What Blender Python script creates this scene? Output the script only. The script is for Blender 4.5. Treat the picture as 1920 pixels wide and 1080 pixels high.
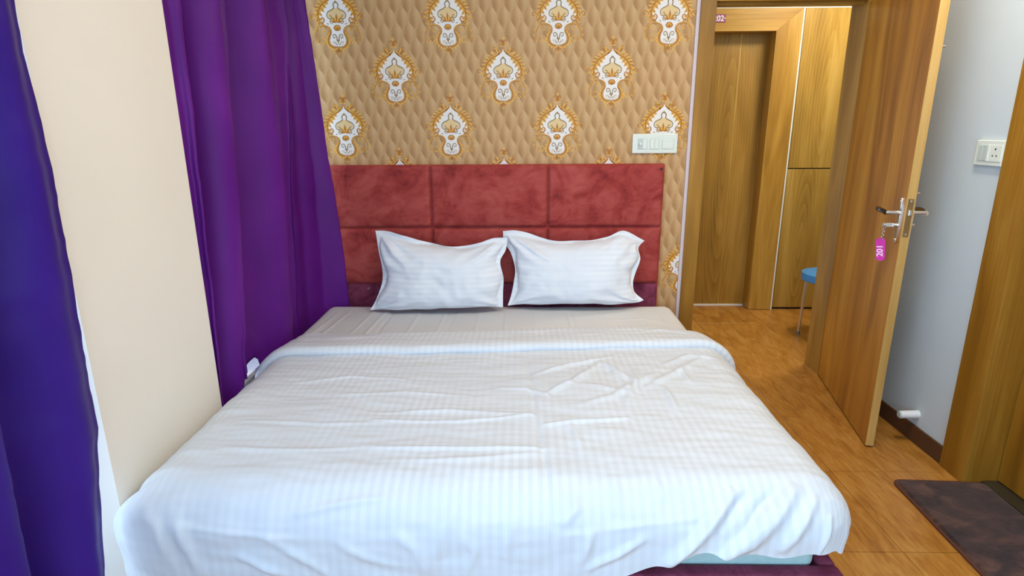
import bpy, bmesh, math, random
import numpy as np
from mathutils import Vector, Matrix, noise
from mathutils.geometry import tessellate_polygon

for _o in list(bpy.data.objects):
    bpy.data.objects.remove(_o)
S = bpy.context.scene
COL = S.collection
random.seed(4)

# ------------------------------------------------------------------ camera, world, lights, exposure
cam_d = bpy.data.cameras.new('camera')
cam = bpy.data.objects.new('camera', cam_d)
COL.objects.link(cam)
cam_d.sensor_fit = 'HORIZONTAL'
cam_d.sensor_width = 36.0
cam_d.lens = 1103.404 / 1920.0 * 36.0
cam_d.clip_start = 0.05
CAM_ROT = Matrix(((0.999829, 0.001147, 0.018434), (0.017488, 0.262322, -0.964822), (-0.005942, 0.964980, 0.262257)))
cam.matrix_world = Matrix.Translation((0, 0, 1.42)) @ CAM_ROT.to_4x4()
S.camera = cam

S.view_settings.view_transform = 'Standard'
S.view_settings.look = 'None'
S.view_settings.gamma = 1.0
S.view_settings.use_curve_mapping = False
S.view_settings.exposure = 0.10

world = bpy.data.worlds.new('daylight_sky')
S.world = world
world.use_nodes = True
_bg = world.node_tree.nodes['Background']
_bg.inputs[0].default_value = (0.70, 0.85, 1.0, 1)
_bg.inputs[1].default_value = 3.0


def area(name, loc, target, sx, sy, power, color):
    d = bpy.data.lights.new(name, 'AREA')
    d.shape = 'RECTANGLE'
    d.size, d.size_y = sx, sy
    d.energy = power
    d.color = color
    o = bpy.data.objects.new(name, d)
    COL.objects.link(o)
    o.location = loc
    o.rotation_euler = (Vector(target) - Vector(loc)).to_track_quat('-Z', 'Y').to_euler()
    return o


# daylight entering through the big window behind the photographer and the open half of the left window
area('daylight_rear_window', (0.15, -1.66, 1.45), (0.15, 2.0, 0.9), 2.2, 1.5, 27, (0.50, 0.74, 1.0))
area('daylight_left_window', (-1.33, -0.38, 1.28), (0.9, 0.55, 0.75), 1.5, 1.9, 30, (0.38, 0.66, 1.0))
# warm lamps of the room ceiling and of the corridor
area('room_ceiling_lamp', (0.15, 1.55, 2.60), (0.15, 1.55, 0), 0.9, 0.9, 12, (1.0, 0.87, 0.68))
area('entrance_ceiling_lamp', (1.35, 1.95, 2.62), (1.35, 1.95, 0), 0.25, 0.25, 18, (1.0, 0.87, 0.68))
area('corridor_ceiling_lamp', (2.15, 3.78, 2.55), (1.9, 4.2, 0), 0.5, 0.25, 22, (1.0, 0.90, 0.66))


# ------------------------------------------------------------------ node helpers
class NT:
    def __init__(self, name):
        self.mat = bpy.data.materials.new(name)
        self.mat.use_nodes = True
        self.t = self.mat.node_tree
        self.p = self.t.nodes['Principled BSDF']

    def n(self, kind, **kw):
        nd = self.t.nodes.new(kind)
        for k, v in kw.items():
            setattr(nd, k, v)
        return nd

    def l(self, a, b):
        self.t.links.new(a, b)

    def put(self, sock, v):
        if isinstance(v, bpy.types.NodeSocket):
            self.l(v, sock)
        else:
            sock.default_value = v

    def m(self, op, a, b=0.0, c=None, clamp=False):
        nd = self.n('ShaderNodeMath', operation=op, use_clamp=clamp)
        self.put(nd.inputs[0], a)
        self.put(nd.inputs[1], b)
        if c is not None:
            self.put(nd.inputs[2], c)
        return nd.outputs[0]

    def mix(self, f, a, b):
        nd = self.n('ShaderNodeMix', data_type='RGBA')
        self.put(nd.inputs[0], f)
        self.put(nd.inputs[6], a if isinstance(a, bpy.types.NodeSocket) else (*a, 1))
        self.put(nd.inputs[7], b if isinstance(b, bpy.types.NodeSocket) else (*b, 1))
        return nd.outputs[2]

    def coords(self, kind='Object'):
        return self.n('ShaderNodeTexCoord').outputs[kind]

    def scaled(self, vec, sc, loc=(0, 0, 0), rot=(0, 0, 0)):
        nd = self.n('ShaderNodeMapping')
        self.l(vec, nd.inputs[0])
        nd.inputs[1].default_value = loc
        nd.inputs[2].default_value = rot
        nd.inputs[3].default_value = sc
        return nd.outputs[0]

    def noise(self, vec, scale, detail=2.0, rough=0.5, dist=0.0):
        nd = self.n('ShaderNodeTexNoise')
        self.l(vec, nd.inputs['Vector'])
        nd.inputs['Scale'].default_value = scale
        nd.inputs['Detail'].default_value = detail
        nd.inputs['Roughness'].default_value = rough
        nd.inputs['Distortion'].default_value = dist
        return nd.outputs[0]

    def ramp(self, f, stops):
        nd = self.n('ShaderNodeValToRGB')
        cr = nd.color_ramp
        while len(cr.elements) < len(stops):
            cr.elements.new(0.5)
        for e, (pos, c) in zip(cr.elements, stops):
            e.position = pos
            e.color = (*c, 1)
        self.l(f, nd.inputs[0])
        return nd.outputs[0]

    def bump(self, h, strength=0.3, dist=0.01):
        nd = self.n('ShaderNodeBump')
        nd.inputs['Strength'].default_value = strength
        nd.inputs['Distance'].default_value = dist
        self.l(h, nd.inputs['Height'])
        self.l(nd.outputs[0], self.p.inputs['Normal'])

    def base(self, v):
        self.put(self.p.inputs['Base Color'], v if isinstance(v, bpy.types.NodeSocket) else (*v, 1))

    def set(self, **kw):
        names = dict(rough='Roughness', metal='Metallic', spec='Specular IOR Level', sheen='Sheen Weight',
                     coat='Coat Weight', trans='Transmission Weight', alpha='Alpha', ior='IOR')
        for k, v in kw.items():
            self.put(self.p.inputs[names[k]], v)
        return self


def sr(r, g, b):
    f = lambda c: (c / 255 / 12.92) if c / 255 <= 0.04045 else ((c / 255 + 0.055) / 1.055) ** 2.4
    return (f(r), f(g), f(b))


def plain(name, col, rough=0.6, metal=0.0, spec=0.5):
    t = NT(name)
    t.base(col)
    t.set(rough=rough, metal=metal, spec=spec)
    return t.mat


def fabric_noise(name, col, rough=0.9, amount=0.05, scale=60):
    t = NT(name)
    v = t.coords()
    n = t.noise(v, scale, 3)
    c2 = tuple(max(0, c * (1 - amount * 3)) for c in col)
    t.base(t.mix(n, c2, tuple(min(1, c * (1 + amount)) for c in col)))
    t.set(rough=rough)
    return t


def wood(name, dark, mid, light, rings=None, rough=0.38, seed=0.0, axis='Z', fine=1.0):
    """laminate with straight grain along an axis and, if asked, nested cathedral figures"""
    t = NT(name)
    v = t.coords()
    lo = 0.10
    sc = {'Z': (1, 1, lo), 'X': (lo, 1, 1), 'Y': (1, lo, 1)}[axis]
    loc = (seed, seed * 1.7, seed * 0.6)
    vs = t.scaled(v, sc, loc)
    broad = t.noise(vs, 7.5, 3, 0.55, 0.6)
    f2 = {'Z': (1, 1, 0.02), 'X': (0.02, 1, 1), 'Y': (1, 0.02, 1)}[axis]
    finev = t.noise(t.scaled(v, f2, loc), 140, 2, 0.6)
    col = t.ramp(broad, [(0.30, dark), (0.48, mid), (0.66, light)])
    col = t.mix(t.m('MULTIPLY', t.m('SUBTRACT', finev, 0.42, clamp=True), 1.6 * fine, clamp=True), col, dark)
    if rings:
        cx, cz, wx, wz = rings
        w = t.n('ShaderNodeTexWave', wave_type='RINGS', rings_direction='SPHERICAL', wave_profile='SAW')
        vv = t.scaled(v, (wx, 0.0, wz), (-cx * wx, 0, -cz * wz))
        t.l(vv, w.inputs['Vector'])
        w.inputs['Scale'].default_value = 3.0
        w.inputs['Distortion'].default_value = 2.2
        w.inputs['Detail'].default_value = 2.0
        w.inputs['Detail Scale'].default_value = 0.8
        col = t.mix(t.m('MULTIPLY', w.outputs[1], 0.42), col, light)
    t.base(col)
    t.set(rough=rough, spec=0.4)
    t.bump(finev, 0.05, 0.002)
    return t.mat


# ------------------------------------------------------------------ geometry helpers
class G:
    """collects shapes into one mesh"""

    def __init__(self):
        self.bm = bmesh.new()

    def box(self, x0, x1, y0, y1, z0, z1, bev=0.0, seg=2, mi=0):
        r = bmesh.ops.create_cube(self.bm, size=1.0)
        vs = r['verts']
        for v in vs:
            v.co = Vector((x0 + (v.co.x + .5) * (x1 - x0), y0 + (v.co.y + .5) * (y1 - y0), z0 + (v.co.z + .5) * (z1 - z0)))
        fs = {f for v in vs for f in v.link_faces}
        for f in fs:
            f.material_index = mi
        if bev > 0:
            es = list({e for v in vs for e in v.link_edges})
            bmesh.ops.bevel(self.bm, geom=es, offset=bev, segments=seg, affect='EDGES', profile=0.5)
        return self

    def cyl(self, p0, p1, r0, r1=None, seg=20, cap=True, mi=0):
        p0, p1 = Vector(p0), Vector(p1)
        r1 = r0 if r1 is None else r1
        d = p1 - p0
        q = d.to_track_quat('Z', 'Y')
        ra, rb = [], []
        for i in range(seg):
            a = 2 * math.pi * i / seg
            u = q @ Vector((math.cos(a), math.sin(a), 0))
            ra.append(self.bm.verts.new(p0 + u * r0))
            rb.append(self.bm.verts.new(p1 + u * r1))
        for i in range(seg):
            j = (i + 1) % seg
            self.bm.faces.new((ra[i], ra[j], rb[j], rb[i])).material_index = mi
        if cap:
            self.bm.faces.new(ra[::-1]).material_index = mi
            self.bm.faces.new(rb).material_index = mi
        return self

    def tube(self, pts, r, seg=10, closed=False, mi=0):
        pts = [Vector(p) for p in pts]
        n = len(pts)
        rings = []
        rr = r if isinstance(r, (list, tuple)) else [r] * n
        for i, p in enumerate(pts):
            if closed:
                d = pts[(i + 1) % n] - pts[i - 1]
            else:
                d = pts[min(i + 1, n - 1)] - pts[max(i - 1, 0)]
            q = d.to_track_quat('Z', 'Y')
            rings.append([self.bm.verts.new(p + q @ Vector((math.cos(2 * math.pi * k / seg) * rr[i], math.sin(2 * math.pi * k / seg) * rr[i], 0))) for k in range(seg)])
        for i in range(n if closed else n - 1):
            a, b = rings[i], rings[(i + 1) % n]
            for k in range(seg):
                j = (k + 1) % seg
                self.bm.faces.new((a[k], a[j], b[j], b[k])).material_index = mi
        if not closed:
            self.bm.faces.new(rings[0][::-1])
            self.bm.faces.new(rings[-1])
        return self

    def prism(self, poly, h0, h1, axis='y', bev=0.0, mi=0):
        """poly: 2-d outline; axis: extrusion axis.  y: (x,z); x: (y,z); z: (x,y)"""
        def mk(p, h):
            return {'y': (p[0], h, p[1]), 'x': (h, p[0], p[1]), 'z': (p[0], p[1], h)}[axis]
        a = [self.bm.verts.new(mk(p, h0)) for p in poly]
        b = [self.bm.verts.new(mk(p, h1)) for p in poly]
        n = len(poly)
        fs = [self.bm.faces.new(a[::-1]), self.bm.faces.new(b)]
        for i in range(n):
            j = (i + 1) % n
            fs.append(self.bm.faces.new((a[i], a[j], b[j], b[i])))
        for f in fs:
            f.material_index = mi
        if bev > 0:
            es = list(set(fs[0].edges) | set(fs[1].edges))
            bmesh.ops.bevel(self.bm, geom=es, offset=bev, segments=2, affect='EDGES', profile=0.5)
        return self

    def build(self, name, mats, parent=None, smooth=False, loc=None, rotz=None):
        bmesh.ops.recalc_face_normals(self.bm, faces=self.bm.faces[:])
        me = bpy.data.meshes.new(name)
        self.bm.to_mesh(me)
        self.bm.free()
        return link(name, me, mats, parent, smooth, loc, rotz)


def link(name, me, mats, parent=None, smooth=False, loc=None, rotz=None):
    for mt in (mats if isinstance(mats, (list, tuple)) else [mats]):
        me.materials.append(mt)
    if smooth:
        for p in me.polygons:
            p.use_smooth = True
        if smooth != 'all':
            try:
                me.set_sharp_from_angle(angle=math.radians(40))
            except Exception:
                pass
    o = bpy.data.objects.new(name, me)
    COL.objects.link(o)
    if parent:
        o.parent = parent
    if loc is not None:
        o.location = loc
    if rotz is not None:
        o.rotation_euler.z = rotz
    return o


def tag(o, label, cat=None, group=None, kind=None):
    o['label'] = label
    if cat:
        o['category'] = cat
    if group:
        o['group'] = group
    if kind:
        o['kind'] = kind
    return o


def empty(name, loc=(0, 0, 0), rotz=0.0):
    o = bpy.data.objects.new(name, None)
    o.empty_display_size = 0.1
    COL.objects.link(o)
    o.location = loc
    o.rotation_euler.z = rotz
    return o


def grid_mesh(name, P, uv=None, flip=False):
    """P: (rows, cols, 3) array -> mesh of quads"""
    r, c, _ = P.shape
    idx = np.arange(r * c).reshape(r, c)
    q = np.stack([idx[:-1, :-1], idx[:-1, 1:], idx[1:, 1:], idx[1:, :-1]], -1).reshape(-1, 4)
    if flip:
        q = q[:, ::-1]
    me = bpy.data.meshes.new(name)
    me.from_pydata(P.reshape(-1, 3).tolist(), [], q.tolist())
    if uv is not None:
        lay = me.uv_layers.new(name='cloth')
        fl = uv.reshape(-1, 2)[q.reshape(-1)]
        lay.data.foreach_set('uv', fl.astype(np.float32).reshape(-1))
    me.update()
    return me


def smoothstep(t):
    t = np.clip(t, 0, 1)
    return t * t * (3 - 2 * t)


def fbm(P, scale, seed=0.0):
    """smooth noise for an (n,3) array"""
    out = np.empty(len(P))
    for i, p in enumerate(P):
        out[i] = noise.noise(Vector((p[0] * scale + seed, p[1] * scale - seed, p[2] * scale + 3.1)))
    return out


def text_mesh(body, size, extrude=0.0):
    cu = bpy.data.curves.new('lettering', 'FONT')
    cu.body = body
    cu.size = size
    cu.align_x = 'CENTER'
    cu.align_y = 'CENTER'
    cu.extrude = extrude
    cu.offset = size * 0.018
    tmp = bpy.data.objects.new('lettering_tmp', cu)
    COL.objects.link(tmp)
    dg = bpy.context.evaluated_depsgraph_get()
    me = bpy.data.meshes.new_from_object(tmp.evaluated_get(dg))
    bpy.data.objects.remove(tmp)
    bpy.data.curves.remove(cu)
    return me


# ------------------------------------------------------------------ materials
def make_wallpaper():
    t = NT('quilted_print_wallpaper')
    v = t.coords()
    sp = t.n('ShaderNodeSeparateXYZ')
    t.l(v, sp.inputs[0])
    x, z = sp.outputs[0], sp.outputs[2]
    tau = 2 * math.pi
    V = t.m('MULTIPLY', z, tau / 0.146)
    U = t.m('MULTIPLY', x, tau / 0.0655)
    # ogee cells: the seams swing from side to side with the height
    cv = t.m('SINE', t.m('MULTIPLY', t.m('COSINE', V), math.pi / 2))
    f = t.m('ADD', t.m('COSINE', U), cv)
    s = t.m('SIGN', f)
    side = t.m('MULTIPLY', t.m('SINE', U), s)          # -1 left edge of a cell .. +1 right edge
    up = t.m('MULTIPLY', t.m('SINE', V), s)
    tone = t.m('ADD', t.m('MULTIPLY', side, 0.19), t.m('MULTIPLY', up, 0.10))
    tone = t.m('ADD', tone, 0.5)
    seam = t.m('SUBTRACT', 1.0, t.m('MULTIPLY', t.m('ABSOLUTE', f), 3.0), clamp=True)
    gr = t.noise(v, 260, 2)
    tone = t.m('ADD', tone, t.m('MULTIPLY', t.m('SUBTRACT', gr, 0.5), 0.25))
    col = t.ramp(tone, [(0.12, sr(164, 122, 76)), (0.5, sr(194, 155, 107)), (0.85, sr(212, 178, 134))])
    col = t.mix(t.m('MULTIPLY', seam, 0.40), col, sr(208, 172, 124))
    t.base(col)
    t.set(rough=0.6, spec=0.3)
    t.bump(t.m('ABSOLUTE', f), 0.03, 0.002)
    return t.mat


def make_cloth(name, col_a, col_b, period, axis, rough=0.72, rough_amp=0.14):
    """white cotton; satin-weave stripes that catch the light only here and there"""
    t = NT(name)
    if period:
        uv = t.n('ShaderNodeUVMap', uv_map='cloth').outputs[0]
        sp = t.n('ShaderNodeSeparateXYZ')
        t.l(uv, sp.inputs[0])
        w = t.m('SINE', t.m('MULTIPLY', sp.outputs[axis], 2 * math.pi / period))
        st = t.m('MULTIPLY_ADD', w, 2.0, 0.5, clamp=True)
        n = t.noise(t.coords(), 2.6, 2)
        patch = t.m('MULTIPLY_ADD', t.m('SUBTRACT', n, 0.38), 3.6, 0.0, clamp=True)
        st2 = t.m('MULTIPLY', st, t.m('MULTIPLY_ADD', patch, 0.85, 0.15))
        t.base(t.mix(st2, col_a, col_b))
        t.put(t.p.inputs['Roughness'], t.m('MULTIPLY_ADD', st2, -rough_amp, rough))
    else:
        t.base(t.mix(t.noise(t.coords(), 5, 3), col_a, col_b))
        t.set(rough=rough)
    t.set(spec=0.35, sheen=0.08)
    t.bump(t.noise(t.coords(), 700, 1), 0.05, 0.001)
    return t.mat


def make_satin(name, ca, cb):
    t = NT(name)
    v = t.coords()
    n = t.noise(v, 3.0, 3)
    t.base(t.mix(n, ca, cb))
    t.set(rough=0.45, spec=0.2, sheen=0.0)
    t.p.inputs['Sheen Tint'].default_value = (*sr(170, 80, 230), 1)
    t.p.inputs['Sheen Roughness'].default_value = 0.35
    t.p.inputs['Anisotropic'].default_value = 0.3
    t.bump(t.noise(t.scaled(v, (1, 1, 0.25)), 14, 3), 0.18, 0.01)
    # a little daylight comes through the weave
    tr = t.n('ShaderNodeBsdfTranslucent')
    tr.inputs[0].default_value = (*sr(84, 50, 214), 1)
    mx = t.n('ShaderNodeMixShader')
    mx.inputs[0].default_value = 0.05
    out = t.t.nodes['Material Output']
    t.l(t.p.outputs[0], mx.inputs[1])
    t.l(tr.outputs[0], mx.inputs[2])
    t.l(mx.outputs[0], out.inputs['Surface'])
    return t.mat


def make_velvet(name, dark, mid, light, scale=4.5):
    t = NT(name)
    v = t.coords()
    a = t.noise(v, scale, 6, 0.62, 1.6)
    b = t.noise(t.scaled(v, (1, 1, 2.2)), scale * 2.6, 4, 0.6, 0.8)
    f = t.m('ADD', t.m('MULTIPLY', a, 0.75), t.m('MULTIPLY', b, 0.25))
    t.base(t.ramp(f, [(0.34, dark), (0.46, mid), (0.62, light)]))
    t.set(rough=0.85, spec=0.2, sheen=0.5)
    t.p.inputs['Sheen Tint'].default_value = (*light, 1)
    t.bump(t.noise(v, 500, 1), 0.08, 0.001)
    return t.mat


def make_tile():
    t = NT('brown_wood_look_tile')
    oi = t.n('ShaderNodeObjectInfo')
    v = t.n('ShaderNodeNewGeometry').outputs['Position']
    a = t.noise(t.scaled(v, (1, 0.28, 1), rot=(0, 0, 0.55)), 16, 5, 0.65, 1.0)
    b = t.noise(t.scaled(v, (1, 0.16, 1), rot=(0, 0, 0.75)), 70, 3, 0.6)
    f = t.m('ADD', t.m('MULTIPLY', a, 0.6), t.m('MULTIPLY', b, 0.4))
    f = t.m('ADD', f, t.m('MULTIPLY', t.m('SUBTRACT', oi.outputs['Random'], 0.5), 0.05))
    t.base(t.ramp(f, [(0.30, sr(134, 84, 28)), (0.47, sr(172, 116, 46)), (0.62, sr(192, 140, 68))]))
    t.set(rough=0.34, spec=0.45)
    t.bump(f, 0.06, 0.003)
    return t.mat


def make_paint(name, col, amount=0.04):
    t = NT(name)
    v = t.coords()
    n = t.noise(v, 2.2, 4)
    t.base(t.mix(n, tuple(c * (1 - amount * 2) for c in col), col))
    t.set(rough=0.75, spec=0.25)
    t.bump(t.noise(v, 190, 2), 0.05, 0.002)
    return t.mat


def make_rug():
    t = NT('dark_brown_plush')
    v = t.coords()
    a = t.noise(t.scaled(v, (1, 1.6, 1)), 8, 3, 0.55, 1.0)
    b = t.noise(v, 320, 2, 0.7)
    f = t.m('ADD', t.m('MULTIPLY', a, 0.8), t.m('MULTIPLY', b, 0.2))
    t.base(t.ramp(f, [(0.38, sr(40, 22, 18)), (0.52, sr(66, 40, 32)), (0.66, sr(98, 66, 52))]))
    t.set(rough=0.95, spec=0.15, sheen=0.25)
    t.bump(b, 0.5, 0.004)
    return t.mat


M_WALLPAPER = make_wallpaper()
M_DUVET = make_cloth('white_stripe_sateen', sr(211, 218, 227), sr(220, 227, 235), 0.027, 0, 0.66)
M_PILLOW = make_cloth('white_stripe_pillowcase', sr(226, 232, 241), sr(234, 239, 246), 0.026, 1)
M_SHEET = make_cloth('white_plain_sheet', sr(206, 207, 209), sr(214, 215, 217), 0, 0)
M_SATIN = make_satin('purple_satin', sr(78, 16, 112), sr(116, 36, 148))
M_SATIN_DAYLIT = make_satin('purple_satin_daylight_tint', sr(44, 18, 112), sr(66, 34, 150))  # same purple satin, with the blue of the daylight mixed into its colour
M_VELVET = make_velvet('rust_red_velvet', sr(122, 42, 42), sr(156, 60, 57), sr(178, 84, 78))
M_VELVET_D = make_velvet('plum_velvet', sr(88, 30, 52), sr(116, 48, 72), sr(140, 66, 92), 9)
M_MINT = fabric_noise('pale_mint_ticking', sr(190, 222, 222), 0.8).mat
M_TILE = make_tile()
M_GROUT = plain('brown_grout', sr(150, 100, 46), 0.9)
M_CREAM = make_paint('cream_paint', sr(248, 241, 228))
M_WHITEWALL = make_paint('pale_grey_paint', sr(208, 220, 226))
M_CEIL = make_paint('white_ceiling_paint', sr(238, 236, 230))
M_SKIRT = make_paint('brown_skirting', sr(98, 64, 38), 0.12)
M_EDGE = plain('lilac_white_trim', sr(214, 200, 204), 0.6)
M_DOORWOOD = wood('teak_door_laminate', sr(138, 84, 10), sr(184, 122, 28), sr(206, 148, 50), seed=3.1)
M_FRAMEWOOD = wood('teak_frame_laminate', sr(136, 96, 28), sr(172, 126, 46), sr(192, 148, 68), seed=7.7)
M_RAILWOOD = wood('teak_rail_laminate', sr(136, 96, 28), sr(172, 126, 46), sr(192, 148, 68), seed=5.3, axis='X')
M_OAKLEAF = wood('oak_door_laminate', sr(124, 88, 26), sr(154, 112, 40), sr(180, 140, 66), rings=(1.56, 1.15, 5.5, 0.55), seed=1.3)
M_OAKPANEL = wood('oak_panel_laminate', sr(134, 98, 30), sr(168, 128, 50), sr(194, 156, 80), rings=(2.22, 1.55, 5.0, 0.6), seed=9.2)
M_OAKPANEL2 = wood('oak_panel_laminate_low', sr(134, 98, 30), sr(168, 128, 50), sr(194, 156, 80), rings=(2.16, 0.55, 5.5, 0.7), seed=4.4)
M_BATHWOOD = wood('teak_bath_laminate', sr(122, 80, 18), sr(150, 102, 26), sr(168, 122, 44), seed=12.4)
M_RAWEDGE = wood('pale_raw_edge', sr(176, 136, 70), sr(198, 160, 92), sr(212, 178, 112), seed=2.2)
M_PLASTIC = plain('white_plastic', sr(226, 234, 226), 0.35)
M_PLASTIC2 = plain('grey_white_plastic', sr(196, 208, 204), 0.35)
M_HOLE = plain('black_hole', (0.01, 0.01, 0.01), 0.6)
M_CHROME = plain('brushed_steel', (0.72, 0.70, 0.66), 0.28, 1.0)
M_BRASS = plain('aged_brass', sr(150, 120, 78), 0.4, 0.9)
M_DARKMETAL_REFLECT = plain('dark_metal_and_dark_reflection', (0.06, 0.05, 0.045), 0.22, 0.9)  # bed legs; also the dark reflection coloured into the room-side lever
M_PINK = plain('magenta_plastic', sr(214, 52, 172), 0.4)
M_PLATE = plain('mauve_plate', sr(142, 66, 122), 0.4)
M_LETTER = plain('white_lettering', sr(250, 240, 250), 0.5)
M_BLUE = plain('blue_plastic', sr(70, 150, 226), 0.4)
M_GRANITE = fabric_noise('dark_granite', sr(62, 58, 46), 0.3, 0.2, 160).mat
M_SILL = make_paint('white_marble_sill', sr(236, 236, 236), 0.02)
M_RUG = make_rug()
M_RUGBIND = plain('brown_binding', sr(92, 52, 34), 0.9)
M_PVC = plain('white_window_profile', sr(230, 232, 234), 0.4)
_t = NT('window_glass')
_t.base((0.95, 0.98, 1.0))
_t.set(rough=0.02, trans=1.0, ior=1.1)
M_GLASS = _t.mat
M_GOLD1 = plain('print_dark_gold', sr(180, 114, 12), 0.5)
M_GOLD2 = plain('print_light_gold', sr(228, 176, 76), 0.5)
M_GOLD3 = plain('print_olive_line', sr(146, 122, 78), 0.5)
M_WHITEP = plain('print_white', sr(236, 234, 232), 0.55)
M_TANP = plain('print_tan', sr(228, 200, 146), 0.55)
_t = NT('lamp_diffuser')
_t.p.inputs['Emission Color'].default_value = (1, 0.9, 0.72, 1)
_t.p.inputs['Emission Strength'].default_value = 3.0
M_LAMP = _t.mat

# ------------------------------------------------------------------ room shell
YW = 3.28            # face of the wallpapered wall
XRW = 1.818          # face of the right wall
XLW = -1.135         # face of the left wall pier
ZC = 2.70


def struct(o, label, cat):
    return tag(o, label, cat, kind='structure')


floor_o = struct(G().box(-1.5, 3.3, -1.9, 4.8, -0.06, -0.004).build('floor', M_GROUT), 'brown tiled floor running from the bedroom out into the corridor', 'floor')
tile_me = None
TP = 0.494
for i in range(-5, 4):
    for j in range(-8, 6):
        x0 = 1.312 + i * TP
        y0 = 1.745 + j * TP
        if x0 > 3.25 or x0 + TP < -1.45 or y0 + TP < -1.85 or y0 > 4.78:
            continue
        if y0 > 3.4 and x0 < 0.4:
            continue
        if tile_me is None:
            o = G().box(0, TP - 0.0022, 0, TP - 0.0022, -0.012, 0.0, 0.0012, 1).build('tile', M_TILE, floor_o, loc=(x0, y0, 0))
            tile_me = o.data
        else:
            o = bpy.data.objects.new('tile', tile_me)
            COL.objects.link(o)
            o.parent = floor_o
            o.location = (x0, y0, 0)

struct(G().box(-1.5, 2.1, -1.9, 3.43, ZC, ZC + 0.1).build('ceiling', M_CEIL), 'white bedroom ceiling above the bed', 'ceiling')
wall_back = struct(G().box(-1.5, 0.90, YW, YW + 0.15, -0.004, ZC).build('wall_back', M_WALLPAPER), 'tan quilted-print wallpapered wall with white and gold damask motifs behind the headboard', 'wall')
struct(G().box(0.90, 1.83, YW, YW + 0.15, 2.10, ZC).build('wall_back_lintel', M_WHITEWALL), 'pale wall above the open room doorway', 'wall')
struct(G().box(1.818, 3.3, YW, YW + 0.15, -0.004, ZC).build('wall_back_side', M_WHITEWALL), 'pale corridor wall to the right of the open doorway', 'wall')
struct(G().box(0.885, 0.905, YW - 0.011, YW + 0.002, 0, ZC, 0.002).build('trim_1', M_EDGE), 'thin lilac-white strip between the wallpaper and the door frame', 'trim')

g = G()
g.box(XRW, XRW + 0.14, 2.17, YW + 0.15, -0.004, ZC)
g.box(XRW, XRW + 0.14, -1.9, 1.22, -0.004, ZC)
g.box(XRW, XRW + 0.14, 1.22, 2.17, 2.12, ZC)
struct(g.build('wall_right', M_WHITEWALL), 'pale grey-blue painted wall behind the open wooden door', 'wall')
g = G()
g.box(XRW - 0.010, XRW, 2.29, YW, 0.0, 0.082, 0.002)
struct(g.build('baseboard_right', M_SKIRT), 'dark brown skirting along the pale right wall', 'baseboard')

g = G()
g.box(-1.46, XLW, 1.418, 2.005, -0.004, ZC)                  # the pier
g.box(-1.46, XLW, -1.9, -1.15, -0.004, ZC)
g.box(-1.46, -1.25, -1.15, 1.418, -0.004, 0.06)           # below the windows
g.box(-1.46, -1.24, 2.005, YW, -0.004, 0.335)
g.box(-1.46, XLW, -1.15, 1.418, 2.34, ZC)
g.box(-1.46, XLW, 2.005, YW, 2.34, ZC)
struct(g.build('wall_left', M_CREAM), 'cream painted wall pier between the two purple curtains', 'wall')


def window(name, y0, y1, zs, label):
    g = G()
    X0, X1, z0, z1 = -1.43, -1.37, zs, 2.34
    g.box(X0, X1, y0, y0 + 0.05, z0, z1)
    g.box(X0, X1, y1 - 0.05, y1, z0, z1)
    g.box(X0, X1, y0, y1, z0, z0 + 0.05)
    g.box(X0, X1, y0, y1, z1 - 0.05, z1)
    ym = (y0 + y1) / 2
    g.box(X0, X1, ym - 0.025, ym + 0.025, z0, z1)
    w = struct(g.build(name, M_PVC), label, 'window')
    G().box(-1.405, -1.400, y0 + 0.05, ym - 0.025, z0 + 0.05, z1 - 0.05).build('pane', M_GLASS, w)
    G().box(-1.405, -1.400, ym + 0.025, y1 - 0.05, z0 + 0.05, z1 - 0.05).build('pane', M_GLASS, w)
    G().box(-1.46, -1.225, y0, y1, zs - 0.026, zs, 0.004).build('sill', M_SILL, w)
    return w


window('window_1', -1.15, 1.418, 0.086, 'white framed window behind the near curtain tinted daylight blue')
window('window_2', 2.005, YW, 0.361, 'white framed window with marble sill behind the curtains beside the bed')

g = G()
g.box(-1.5, -1.0, -1.90, -1.76, 0, ZC)
g.box(1.30, 2.0, -1.90, -1.76, 0, ZC)
g.box(-1.0, 1.30, -1.90, -1.76, 0, 0.65)
g.box(-1.0, 1.30, -1.90, -1.76, 2.25, ZC)
struct(g.build('wall_front', M_CREAM), 'cream wall with a wide window behind the photographer', 'wall')
g = G()
for a, b in ((-1.0, -0.95), (0.12, 0.17), (1.25, 1.30)):
    g.box(a, b, -1.86, -1.80, 0.65, 2.25)
g.box(-1.0, 1.30, -1.86, -1.80, 0.65, 0.70)
g.box(-1.0, 1.30, -1.86, -1.80, 2.20, 2.25)
w3 = struct(g.build('window_3', M_PVC), 'wide white framed window behind the photographer', 'window')
G().box(-0.95, 0.12, -1.833, -1.828, 0.70, 2.20).build('pane', M_GLASS, w3)
G().box(0.17, 1.25, -1.833, -1.828, 0.70, 2.20).build('pane', M_GLASS, w3)


def ceiling_fixture(x, y, r, z, label):
    o = tag(G().cyl((x, y, z - 0.045), (x, y, z), r, r, 40).build('ceiling_light', M_PVC, smooth=True), label, 'light')
    G().cyl((x, y, z - 0.052), (x, y, z - 0.045), r * 0.9, r * 0.92, 40).build('diffuser', M_LAMP, o, smooth=True)


ceiling_fixture(0.15, 1.55, 0.30, ZC, 'large round white ceiling lamp over the bed')
ceiling_fixture(1.35, 1.95, 0.09, ZC, 'small round white downlight over the entrance floor')
ceiling_fixture(2.15, 3.78, 0.14, 2.62, 'round white lamp on the corridor ceiling')

# ------------------------------------------------------------------ damask motifs printed on the wallpaper
MS = 0.362 / 580.0


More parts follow.
